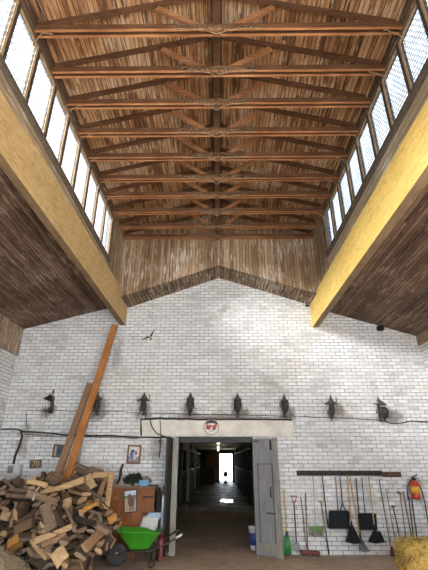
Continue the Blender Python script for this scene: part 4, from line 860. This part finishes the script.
b.add(V, [(j*(N1+1)+i, j*(N1+1)+i+1, (j+1)*(N1+1)+i+1, (j+1)*(N1+1)+i) for j in range(N2) for i in range(N1)], 0, True)
s_ = obj('hay_mound', b, hay, t); s_['kind'] = 'stuff'; strands(s_, 700, 5, hstrand, t, .17)
# ------------------------------------------------------------------ firewood
LOG_SHAPES = [  # kind, length, half-width or radius, seed
 ('slab',0.386,0.114,1),('slab',0.487,0.088,2),('slab',0.336,0.132,3),('slab',0.554,0.097,4),('slab',0.420,0.075,5),
 ('slab',0.302,0.106,6),('slab',0.454,0.123,7),('slab',0.622,0.066,8),('wedge',0.386,0.097,9),('wedge',0.336,0.114,10),
 ('half',0.370,0.079,11),('round',0.504,0.031,12),('slab',0.286,0.141,13),('wedge',0.470,0.088,14),('slab',0.521,0.106,15)]
def log_geo(kind, L, r, seed):
    """A split log along local X: verts, faces, material slot per face (0 bark, 1 split face, 2 sawn end)."""
    rn = random.Random(seed)
    prof = []  # (y, z, slot of the side that starts here)
    if kind == 'wedge':
        a = math.radians(rn.uniform(70, 105)); n = 5
        prof.append((rn.uniform(-.1, .1)*r, 0, 1))
        for i in range(n+1):
            t = -a/2 + a*i/n; q = r*rn.uniform(.93, 1.05)
            prof.append((math.sin(t)*q, math.cos(t)*q, 0 if i < n else 1))
        prof = [(y, z-.55*r, m) for y, z, m in prof]
    elif kind == 'half':
        n = 7
        for i in range(n+1):
            t = -math.pi/2 + math.pi*i/n; q = r*rn.uniform(.93, 1.06)
            prof.append((math.sin(t)*q, math.cos(t)*q*.9 - .35*r, 0 if i < n else 1))
    elif kind == 'slab':
        w, h = r, min(.05, r*rn.uniform(.26, .42))
        for y, z, m in ((-1, -.8, 1), (-.96, .7, 0), (-.3, 1.1, 0), (.4, .95, 0), (1, .6, 1), (.9, -.9, 1)):
            prof.append((y*w*.8*rn.uniform(.9, 1.1), z*h*rn.uniform(.8, 1.15), m))
    else:
        n = 8
        for i in range(n):
            t = 2*math.pi*i/n; q = r*rn.uniform(.92, 1.08)
            prof.append((math.sin(t)*q, math.cos(t)*q, 0))
    S = 5; V = []; Fc = []; M = []; n = len(prof)
    tw = rn.uniform(-.25, .25); by = rn.uniform(-.07, .07); bz = rn.uniform(-.05, .05); tp = rn.uniform(-.15, .15)
    sk = rn.uniform(-.25, .25)
    for s in range(S):
        u = s/(S-1)-.5; c, d = math.cos(tw*u), math.sin(tw*u); k = 1+tp*u
        for (y, z, m) in prof:
            y2, z2 = (y*c-z*d)*k, (y*d+z*c)*k
            j = .035*r
            V.append((u*L + (sk*y if s in (0, S-1) else 0) + rn.uniform(-j, j), y2+by*(u*u*4)*L*.3+rn.uniform(-j, j), z2+bz*(u*u*4)*L*.3+rn.uniform(-j, j)))
    for s in range(S-1):
        for i in range(n):
            a, b = s*n+i, s*n+(i+1) % n
            Fc.append((a, a+n, b+n, b)); M.append(prof[i][2])
    Fc.append(tuple(range(n))); M.append(2)
    Fc.append(tuple((S-1)*n+i for i in reversed(range(n)))); M.append(2)
    return V, Fc, M
LOGS = [  # shape, x, y, z, turn about x, y, z, tone
 (4,-2.857,8.054,0.295,-2.03,-0.23,0.09,1),(6,-3.536,8.604,0.797,-0.74,-0.2,2.33,2),(0,-2.603,7.849,0.155,-0.58,0.15,-2.47,1),(4,-2.582,9.7,1.452,-1.4,-1.72,-0.23,3),(2,-4.745,7.782,0.181,-2.23,0.37,0.83,2),(2,-2.331,7.982,0.405,2.93,0.06,-0.49,2),
 (11,-3.77,8.3,0.445,-2.67,0.51,-0.46,1),(7,-2.637,7.884,0.879,-0.29,0.27,-0.55,2),(1,-3.977,8.145,0.377,0.02,-2.39,-1.27,2),(3,-4.303,8.814,1.085,-0.08,0.24,2.89,0),(3,-4.562,7.793,0.366,-0.02,0.58,1.01,0),(5,-2.312,7.652,0.164,1.73,-0.44,-0,2),
 (4,-4.241,9.123,1.301,-0.39,-0.35,1.05,1),(12,-2.215,8.002,0.244,0.02,-2.6,-1.42,2),(0,-2.767,7.926,0.244,-0.26,0.34,-3.12,0),(11,-2.048,8.596,0.737,-1.9,0,-0.29,4),(4,-2.504,8.913,1.036,-0.46,-0.62,1.9,0),(5,-4.245,8.986,1.081,-2.47,0.11,-0.86,0),
 (1,-4.067,8.4,0.656,-0.57,0.26,-1.88,1),(14,-2.751,8.773,1.345,-2.66,0.43,-0.49,1),(12,-3.779,8.102,0.339,0.29,2.53,1.78,0),(2,-2.014,8.668,0.669,-0.11,-3.12,-0.59,0),(3,-3.018,7.915,0.256,-0.81,-0.18,2.56,0),(9,-4.164,8.395,0.593,-0.73,0.51,-1.64,2),
 (0,-4.525,7.675,0.344,-0.02,0.76,1.71,1),(4,-4.549,7.99,0.341,-0.28,-0.46,-2.42,0),(7,-3.034,7.954,0.69,2.8,0.24,-1.04,2),(3,-4.438,9.121,1.266,2.73,-0.54,1.28,2),(7,-4.202,8.035,1.142,2.44,-0.29,-1,0),(7,-3.825,9.22,1.262,-2.75,-0.52,-0.87,1),
 (1,-3.708,9.341,1.447,-0.35,-0.3,1.16,0),(6,-2.938,7.777,0.456,3.01,0.49,-0.41,3),(11,-3.7,8.377,0.593,0.48,-0.41,1.05,0),(0,-3.007,8.839,1.072,-2.61,0.58,-1.15,2),(1,-2.907,9.379,1.414,0.16,-2.46,-0.33,0),(14,-3.359,8.046,0.364,0.19,0.4,-2.68,0),
 (13,-4.51,8.289,1.26,-2.9,0.38,1.43,2),(2,-3.332,8.349,0.564,0.4,-0.58,0.95,2),(13,-4.038,8.806,1.026,0.13,-2.33,-2.14,0),(6,-4.079,9.446,1.356,-0.42,0.04,1.76,2),(6,-2.627,8.936,1.123,-2.42,-0.04,-0.19,1),(12,-2.457,7.93,0.261,0.21,-0.59,1.69,4),
 (11,-2.134,7.814,0.201,1.52,0.73,-1.69,1),(5,-4.372,9.64,1.3,-0.45,2.56,-0.03,0),(12,-2.341,7.776,0.188,2.79,-0.96,-0.89,2),(3,-3.322,9.311,1.391,-1.09,-0.14,0.93,1),(3,-3.044,8.474,0.734,1.36,0.06,0.37,2),(6,-4.031,8.151,0.621,-0.64,-0.72,-2.86,2),
 (14,-4.671,7.961,1.376,2.97,0.1,-1.61,0),(1,-3.093,7.995,0.456,2.9,-0.18,0.75,0),(0,-4.605,7.699,0.541,2.64,0.41,0.36,0),(3,-4.566,7.824,0.517,-0.44,0.66,0.67,0),(14,-2.756,7.717,0.592,1.42,0.23,-1.28,0),(5,-3.867,8.47,0.724,-0.63,-2.68,1.23,0),
 (7,-2.054,8.163,0.617,-0.06,0.44,-1.7,1),(2,-2.975,7.857,0.379,-2.8,0.19,0.77,0),(10,-4.548,8.195,0.599,-2.9,0.11,-0.09,1),(1,-2.263,7.733,0.381,2.87,-0.22,-1.34,0),(6,-4.043,9.028,1.268,2.94,0.64,0.38,0),(12,-3.53,8.154,0.473,-1.01,2.77,0.06,4),
 (1,-4.628,7.915,0.51,1.63,-0.47,-2.46,2),(0,-1.984,8.289,0.533,1.63,0.37,-0.6,0),(14,-3.478,8.29,0.671,0.25,0.72,2.92,0),(9,-2.102,8.803,0.796,-0.41,0.16,-1.12,0),(3,-3.713,8.053,1.02,-0.26,-0,-1.33,1),(2,-4.095,7.968,0.374,0.74,0.49,-0.1,0),
 (5,-4.394,8.223,0.745,2.98,0.32,-1.24,2),(4,-3.354,9.698,1.483,-1.41,0.48,0.01,3),(5,-3.67,8.382,0.683,-0.18,0.35,-2.61,0),(7,-2.456,7.97,0.597,0.41,-0.22,3.02,3),(1,-2.66,8.558,0.848,1.42,1.13,-0.53,1),(1,-4.3,8.331,0.595,0.44,-0.91,1.53,2),
 (0,-4.624,7.806,0.821,-1.15,0.34,1.4,0),(9,-3.879,8.249,0.656,2.89,0.41,-0.67,2),(6,-2.628,7.704,0.368,-2.94,0.49,0.05,3),(10,-2.397,9.154,1.267,-1.36,0.32,0.15,2),(1,-2.633,7.579,0.684,3.07,0.17,-1.36,0),(9,-4.559,9.292,1.326,1.59,0.05,1.72,1),
 (13,-2.909,9.546,1.654,-2.25,0.28,0.03,0),(6,-3.228,8.098,0.58,-0.38,-3.1,0.55,0),(10,-4.225,8.299,0.761,2.38,-0.8,1.36,0),(5,-4.321,7.926,0.511,0.08,0.07,-1.27,2),(5,-2.577,9.273,1.563,-1.01,-2.85,-0.18,0),(3,-3.611,8.618,0.962,-0.11,-0.4,1.66,1),
 (9,-2.198,8.703,0.871,0.23,0.1,2.48,2),(10,-2.917,9.44,1.523,-0.59,-0.42,-2.39,3),(6,-2.462,9.29,1.35,-0.54,-0.37,-0.68,2),(7,-3.868,8.136,0.669,0.41,0.49,-0.82,0),(9,-2.163,8.136,0.499,0.6,0.11,-0.42,0),(4,-2.147,7.926,0.588,-0,-0.31,2.56,2),
 (12,-4.343,8.107,0.826,0.11,-3.04,0.48,1),(7,-2.112,8.48,1.031,-0.12,0.44,-0.56,3),(14,-4.701,7.497,0.661,1.27,0.14,0.56,1),(0,-2.351,7.797,0.633,0.26,-2.95,-0.3,0),(13,-2.485,8.029,0.646,0.21,-0.16,-0.63,1),(7,-4.07,8.012,1.08,2.58,-0.25,-1.01,2),
 (12,-3.83,8.439,0.872,0.35,-2.69,-1.34,3),(12,-2.968,7.83,0.574,0.28,0.44,0.68,2),(11,-2.42,8.779,1.088,-0.92,0.33,0.22,2),(14,-2.639,8.699,1.018,-2.69,0.43,-0.6,0),(0,-3.426,8.135,0.727,-1.23,2.75,-0.29,2),(5,-4.589,7.942,0.62,-0.49,-0.16,-1.36,0),
 (5,-2.349,8.114,0.565,-2.16,-0.22,-0.18,0),(1,-2.419,8.323,0.555,2.32,-0,0.36,1),(12,-4.413,7.884,0.724,1.68,0.86,0.49,2),(8,-2.598,8.237,0.796,-3.07,0.06,-1.32,0),(5,-2.471,7.683,0.412,-0.02,3.06,1.24,2),(1,-2.408,8.45,0.953,-2.89,0.54,-1.24,4),
 (7,-4.077,8.026,1.005,0.56,2.99,-0.88,1),(8,-4.734,7.572,0.899,-1.51,0.15,-0.06,0),(4,-3.067,8.172,0.647,-0.52,-2.87,0.21,0),(5,-2.719,9.409,1.485,0.19,2.99,0.91,3),(6,-4.495,8.061,0.923,-0.05,0.17,1.51,0),(1,-2.416,7.945,0.509,-0.17,0.1,-0.5,0),
 (5,-2.635,7.785,0.496,-0.61,-0.48,-1.03,0),(10,-2.306,8.797,0.971,-0.24,-2.85,0.94,1),(10,-2.091,8.222,0.502,1.21,-2.7,-0.35,2),(4,-3.062,8.587,0.868,-0.69,1,-2.72,2),(1,-4.229,8.521,1.276,1.59,0.1,-1.11,0),(6,-2.114,7.428,0.529,-0.49,0.33,-1.46,0),
 (0,-2.257,8.376,0.683,-0.46,0.14,-2.51,2),(12,-3.956,8.173,0.786,0.47,0.23,0.03,1),(6,-3.557,8.776,1.334,-1.44,-0.54,-1.61,3),(4,-4.47,8.064,1.123,-0.16,-0.17,-1.08,0),(5,-3.733,8.227,0.856,0.38,0.29,0.24,0),(2,-2.163,7.631,0.463,0.03,0.45,0.61,1),
 (1,-2.385,8.487,0.743,0.67,-0.27,0.61,2),(7,-3.869,8.469,1.003,-0.36,0.17,-1.28,0),(1,-2.564,8.369,0.96,0.91,0.3,2.65,0),(6,-2.926,8.04,0.717,0.55,0.19,1.23,2),(7,-2.215,8.19,0.702,-3,0.16,-0.26,0),(3,-2.101,8.495,0.966,3.09,0.42,-0.61,2),
 (11,-2.726,7.889,0.974,1.32,-0.19,2.17,0),(1,-2.618,7.637,0.851,0.02,-2.43,-0.15,1),(11,-2.812,7.617,0.615,-0.03,2.69,1.77,2),(0,-2.615,8.208,0.702,0.1,-3,0.04,0),(4,-2.796,7.628,0.878,-0.91,0.18,-1.77,3),(7,-4.207,8.255,1.357,-1.34,0.19,-1.14,1),
 (6,-2.627,8.459,1.243,0.09,-0.07,2.49,2),(12,-4.493,8.43,1.452,-2.74,-0.31,0.44,1),(6,-3.485,8.085,1.006,-1.34,0.35,-1.6,2),(1,-2.007,8.38,0.784,-0.25,0.11,-2.2,0),(2,-2.331,8.49,0.851,-0.14,0.45,-1.86,0),(10,-4.733,9.091,1.36,1.53,0.55,-2.23,0),
 (12,-3.229,8.269,0.988,0,2.82,1.53,2),(4,-3.118,8.185,0.851,-0.14,-2.9,-0.18,0),(3,-3.295,8.425,1.138,-2.6,0.23,-1.51,0),(12,-4.194,8.003,0.915,3.12,0.31,-0.09,2),(9,-3.695,8.12,0.694,0.42,0.34,-1.47,2),(5,-4.761,8.547,1.39,-2.62,0.48,0.44,2),
 (8,-4.113,8.389,1.005,-0.61,-0.35,1.69,0),(0,-3.591,8.057,0.931,-1.29,-1.36,1.47,0),(3,-2.818,7.976,0.873,-0.29,-2.99,1.21,1),(2,-2.048,7.955,0.76,-2.91,0.51,0.27,0),(11,-4.557,7.789,1.309,0.35,0.47,-1.81,0),(10,-2.455,7.509,0.61,2.93,0.02,-1.37,0),
 (14,-2.725,8.515,1.133,0.47,0.04,-0.64,2),(2,-3.263,8.917,1.323,-0.51,-1.09,1.98,0),(6,-3.211,8.527,0.945,-0.26,0.01,-0.44,0),(3,-2.021,7.52,0.627,2.33,0.23,-1.73,2),(1,-3.431,8.427,1.285,0.06,0.14,1.61,2),(2,-4.459,7.95,1.253,-0.5,-0.11,-0.09,1),
 (6,-2.424,8.993,1.308,-0.97,0.03,3.11,1),(3,-2.472,7.667,0.912,2.2,0.45,-0.9,0),(2,-3.667,8.76,1.227,0.48,-2.74,0.07,0),(8,-2.922,9.384,1.642,0.71,-0.44,3,0),(2,-3.456,8.863,1.219,1.15,0.57,-1.58,1),(1,-2.008,7.638,0.478,0.59,0.02,2.09,2),
 (7,-4.282,8.097,1.062,0.6,0.19,2.23,0),(1,-3.791,8.525,1.018,-0.99,0.52,-1.16,2),(5,-4.473,8.068,1.022,2.8,-0.17,-1.67,2),(14,-4.504,8.837,1.277,-0.34,-0.29,1.89,1),(1,-3.916,8.083,0.978,-0.41,-0.38,-1.23,1),(9,-4.381,8.187,1.301,-0.05,-2.31,-0.76,1),
 (4,-2.306,8.029,0.846,-0.82,0.35,2.24,1),(3,-3.123,7.995,1.183,-0.67,-2.84,0.35,0),(3,-4.597,7.884,1.139,-0.47,-0.57,-0.52,1),(6,-2.434,8.081,0.909,-1.95,0.08,1.92,0),(3,-2.221,7.992,0.741,0.15,-0.14,1.92,0),(9,-2.07,8.466,0.588,-0.89,3.1,-0.66,1),
 (0,-2.343,7.818,0.745,-0.37,-3.12,-1.06,1),(8,-3.6,8.102,1.277,2.78,0.09,0.06,0),(9,-2.748,8.097,0.957,-2.07,0.02,2.25,2),(0,-3.37,8.062,0.886,-2.74,-0.34,-0.45,1),(2,-2.477,7.429,0.71,-0.11,-0.2,3.08,1),(12,-3.941,8.012,1.248,-0.03,0.22,-3.01,0),
 (12,-3.561,8.312,0.96,-2.89,0.35,0.37,1),(0,-2.244,8.147,0.914,0.94,-0.29,2.73,0),(2,-3.419,8.605,1.043,-3.07,-0.04,0.59,1),(1,-4.596,8.63,1.456,0.45,0.3,-0.56,0),(10,-2.545,8.152,0.893,-2.02,-0.33,2.09,2),(2,-3.066,8.498,1.026,0.05,-3.13,-0.55,1),
 (3,-4.134,8.546,1.286,0.95,-0.08,-1.07,2),(10,-2.296,8.469,1.197,0.26,-2.68,-0.18,0),(5,-4.701,8.041,1.171,-2.71,0.61,0.64,1),(11,-3.392,8.4,1.046,-0.28,0.7,-1.44,1),(13,-2.479,7.616,0.5,-1.12,0.15,-2.42,2),(7,-4.004,8.386,1.126,-0.75,-0.16,1.93,0),
 (12,-2.655,8.907,1.314,-0.63,-2.27,-1.24,2),(7,-2.799,8.767,1.203,-2.01,0.51,-0.66,2),(2,-3.929,8.365,1.07,-0.84,-0.07,1.89,1),(10,-4.104,8.339,1.124,3.14,-0.03,-1.02,2),(5,-4.586,7.733,1.082,-0.46,-2.61,1.11,2),(14,-3.067,8.529,1.132,-2.75,0.02,-1.29,1),
 (12,-3.301,8.889,1.464,-1.09,-2.82,-0.41,1),(1,-2.624,8.061,0.889,-2.19,0.62,-1.17,0),(9,-2.832,8.401,1.094,0.2,0.8,-1.09,3),(0,-4.171,8.106,1.178,-2.67,0.75,1.19,2),(10,-3.575,9.091,1.454,0.99,-0.46,1.98,2),(5,-3.696,8.83,1.335,0.15,2.69,-1.72,0),
 (0,-3.966,8.902,1.308,-2.73,0.81,-0.04,1),(1,-2.086,8.224,0.936,0.32,-0.02,-0.83,1),(13,-2.275,7.793,0.845,0.76,0.2,-0.2,1),(6,-2.723,7.641,0.772,-3,-0.13,1.28,0),(3,-3.846,8.226,1.208,0.37,-3.07,0.01,1),(3,-3.078,8.399,1.199,0.44,-0.05,-1.21,1),
 (7,-2.726,9.196,1.541,-1,-2.8,-0.32,1),(6,-3.63,8.477,1.117,-0.03,-0.04,0.87,0),(4,-4.049,8.822,1.262,2.04,0.32,-0.49,1),(0,-3.202,8.743,1.287,-0.2,0.21,0.07,3),(12,-4.274,8.374,1.198,1.7,-0.39,2.03,1),(5,-4.358,8.335,1.252,0.9,1.94,1.74,1),
 (1,-3.114,8.048,1.037,0.71,0.26,-1.4,1),(11,-4.788,8.365,1.455,-1.55,-0.06,1.26,0),(6,-4.062,8.666,1.325,2.4,0.38,-0.47,0),(6,-2.775,7.482,0.952,-0.34,-2.3,-0.63,0),(14,-3.532,8.051,1.186,2.91,0.08,0.1,1),
]
def log_mats(nm, bark, split, end):
    def lm(n, c, var, ob):
        t = NT('firewood_%s_%s' % (nm, n)); p = t.n('TexCoord').outputs['Object']; x, y, z = t.sep(p)
        g = t.noise(t.vec(t.math('MULTIPLY', x, 7 if n != 'end' else 30), t.math('MULTIPLY', y, 46), t.math('MULTIPLY', z, 46)), 1.0, 5, .7)
        a = tuple(k*(1-var) for k in c); d = tuple(min(1, k*(1+var)) for k in c)
        col = t.ramp(g, [(.32, a), (.68, d)]); r = t.n('ObjectInfo').outputs['Random']
        col = t.mix(1.0, col, t.ramp(r, [(0, (1-ob,)*3), (1, (1.05, 1.0, .95))]), 'MULTIPLY')
        return t.bsdf(col, .85, g, .6, .012, Specular_IOR_Level=.2)
    return [lm('bark', bark, .5, .4), lm('split', split, .35, .3), lm('end', end, .25, .2)]
TONES = [('weathered', log_mats('weathered', (.15, .11, .082), (.29, .21, .145), (.34, .245, .165)), 'weathered grey-brown split log lying in the firewood heap'),
         ('dark', log_mats('dark', (.085, .06, .045), (.19, .125, .082), (.25, .16, .10)), 'dark brown bark-covered log lying in the firewood heap'),
         ('brown', log_mats('brown', (.16, .105, .065), (.37, .23, .13), (.43, .28, .16)), 'mid-brown split log lying in the firewood heap'),
         ('tan', log_mats('tan', (.16, .10, .055), (.62, .42, .23), (.66, .46, .27)), 'pale tan split log showing its fresh face in the firewood heap'),
         ('orange', log_mats('orange', (.2, .10, .045), (.68, .33, .09), (.7, .38, .13)), 'bright orange freshly split log in the firewood heap'),
         ('whitish', log_mats('whitish', (.5, .47, .42), (.6, .57, .52), (.6, .55, .48)), '')]
LM = {}
def log_mesh(k, tn):
    if (k, tn) not in LM:
        V, Fc, ms = log_geo(*LOG_SHAPES[k]); me = bpy.data.meshes.new('firewood_log'); me.from_pydata(V, [], Fc)
        for m in TONES[tn][1]: me.materials.append(m)
        me.polygons.foreach_set('material_index', ms); me.update(); LM[k, tn] = me
    return LM[k, tn]
for k, x, y, z, rx, ry, rz, tn in LOGS:
    o = bpy.data.objects.new('firewood_log', log_mesh(k, tn)); COL.objects.link(o); o.location = (x, y, z); o.rotation_euler = (rx, ry, rz)
    props(o, TONES[tn][2], 'log', '%s logs in the firewood heap' % TONES[tn][0])
def heap(x, y):
    top = 1.2+.12*math.exp(-((x+3.0)/.5)**2)-.06*math.exp(-((x+4.5)/.5)**2)
    s = max(0, min(1, (y-7.75)/1.45)); return top*s*(1-max(0, min(1, (x+2.35)/.85)))
b = MB(); N1, N2 = 60, 40; V = []; rs = random.Random(1)
for j in range(N2+1):
    for i in range(N1+1):
        x, y = -5.02+2.74*i/N1, 7.7+2.1*j/N2; V.append((x, y, max(0, heap(x, y)-.10+.05*mnoise.noise(Vector((x*6, y*6, 0))))))
nv_ = len(V); V += [(v[0], v[1], -.0) for v in V]
b.add(V, [(j*(N1+1)+i, j*(N1+1)+i+1, (j+1)*(N1+1)+i+1, (j+1)*(N1+1)+i) for j in range(N2) for i in range(N1)])
props(obj('bark_litter', b, plain('dark_bark_litter', (.03, .021, .015), .95, .5, 40)), 'dark bark and splinters filling the gaps under the firewood logs', 'bark', None, 'stuff')
def hand(a, ya, c, yc, w0, w1, th, tn, label):
    """a single piece lying on top of the heap, from one end to the other"""
    p, q = at(*a, ya), at(*c, yc); d = (q-p).normalized(); f = Vector((0, -1, .55)); sd = d.cross(f).normalized(); n_ = sd.cross(d)
    r_ = random.Random(label); b = MB(); S = 6; k_ = 6; V = []; bend = r_.uniform(-.03, .03)
    for s in range(S):
        u = s/(S-1); w = w0+(w1-w0)*u; c_ = p.lerp(q, u)+sd*bend*math.sin(u*PI)
        for y_, z_ in ((-.5, -.4), (-.48, .35), (-.1, .55), (.3, .45), (.5, .2), (.46, -.5)):
            V.append(c_+sd*y_*w*r_.uniform(.88, 1.08)+n_*z_*th*r_.uniform(.85, 1.1))
    Fc = [(s*k_+i, s*k_+(i+1) % k_, (s+1)*k_+(i+1) % k_, (s+1)*k_+i) for s in range(S-1) for i in range(k_)]; ms = [0 if i == 5 else 1 for s in range(S-1) for i in range(k_)]
    Fc += [tuple(range(k_)), tuple((S-1)*k_+i for i in range(k_))]; ms += [2, 2]
    b.add(V, Fc, ms); props(obj('firewood_log', b, TONES[tn][1]), label, 'log')
hand((40, 493), 8.50, (84, 479.5), 8.62, .07, .13, .05, 3, 'long pale tan split stick lying across the upper front of the firewood heap')
hand((88, 475), 8.86, (93.5, 488), 8.80, .15, .17, .06, 3, 'pale rectangular split block standing near the top of the firewood heap')
hand((93, 475.5), 9.10, (110, 474), 9.12, .12, .10, .05, 3, 'tan split piece lying flat on the heap top next to the cupboard')
hand((111, 473.5), 9.08, (106.5, 508), 8.42, .13, .10, .05, 3, 'tall tan slab leaning down the heap against the cupboard corner')
hand((104.5, 481), 8.86, (96.5, 505), 8.30, .09, .13, .05, 2, 'brown slab leaning just left of the tall tan slab')
hand((80.5, 513.5), 8.02, (97, 504), 8.14, .10, .05, .04, 4, 'orange freshly split sliver lying in the middle of the heap')
hand((108.5, 521), 8.28, (116, 515.5), 8.30, .15, .13, .05, 4, 'bright orange split block near the cupboard foot')
hand((67, 499), 8.30, (68, 511), 8.18, .15, .17, .05, 3, 'tan split block with a squared face in the heap centre')
hand((52, 508), 7.84, (46, 531), 7.38, .12, .15, .05, 3, 'tan slab leaning upright low in the heap left of centre')
hand((35, 541), 7.30, (72, 526), 7.42, .10, .08, .05, 3, 'long tan split rail slanting across the lower front of the heap')
hand((42, 545), 7.26, (66, 533), 7.34, .09, .06, .04, 2, 'brown split rail lying just below the long tan rail')
hand((33, 500), 7.72, (39.5, 486), 8.30, .03, .035, .02, 5, 'thin whitish stick poking up in the left part of the heap')
hand((27, 481.5), 8.46, (47, 486), 8.44, .08, .10, .04, 3, 'flat pale piece lying on the heap below the white wall board')
hand((54, 562), 7.38, (66, 550), 7.40, .24, .22, .05, 3, 'broad tan split block at the foot of the heap front')
hand((8, 545), 7.92, (19, 538), 7.94, .12, .14, .05, 4, 'orange brown block low on the left side of the heap')
hand((3, 520), 7.95, (9, 509), 8.05, .18, .16, .05, 3, 'tan block at the far left edge of the heap')
# ------------------------------------------------------------------ daylight
w = bpy.data.worlds.new('sky'); sc.world = w; w.use_nodes = True
bg = w.node_tree.nodes['Background']; bg.inputs[0].default_value = (.80, .90, 1.0, 1); bg.inputs[1].default_value = 3.0
sc.view_settings.view_transform = 'Standard'; sc.view_settings.look = 'None'; sc.view_settings.gamma = 1; sc.view_settings.use_curve_mapping = False
sc.view_settings.exposure = 1.2
sc.cycles.use_denoising = True
sc.cycles.max_bounces = 10; sc.cycles.diffuse_bounces = 6
sc.cycles.sample_clamp_indirect = 8
sun = bpy.data.lights.new('hazy_sun', 'SUN'); sun.energy = 36.0; sun.angle = math.radians(22); sun.color = (1.0, .99, .98)
so = bpy.data.objects.new('hazy_sun', sun); COL.objects.link(so); so.location = (-12, -4, 12)
so.rotation_euler = Vector((1.0, .62, -.42)).to_track_quat('-Z', 'Y').to_euler()
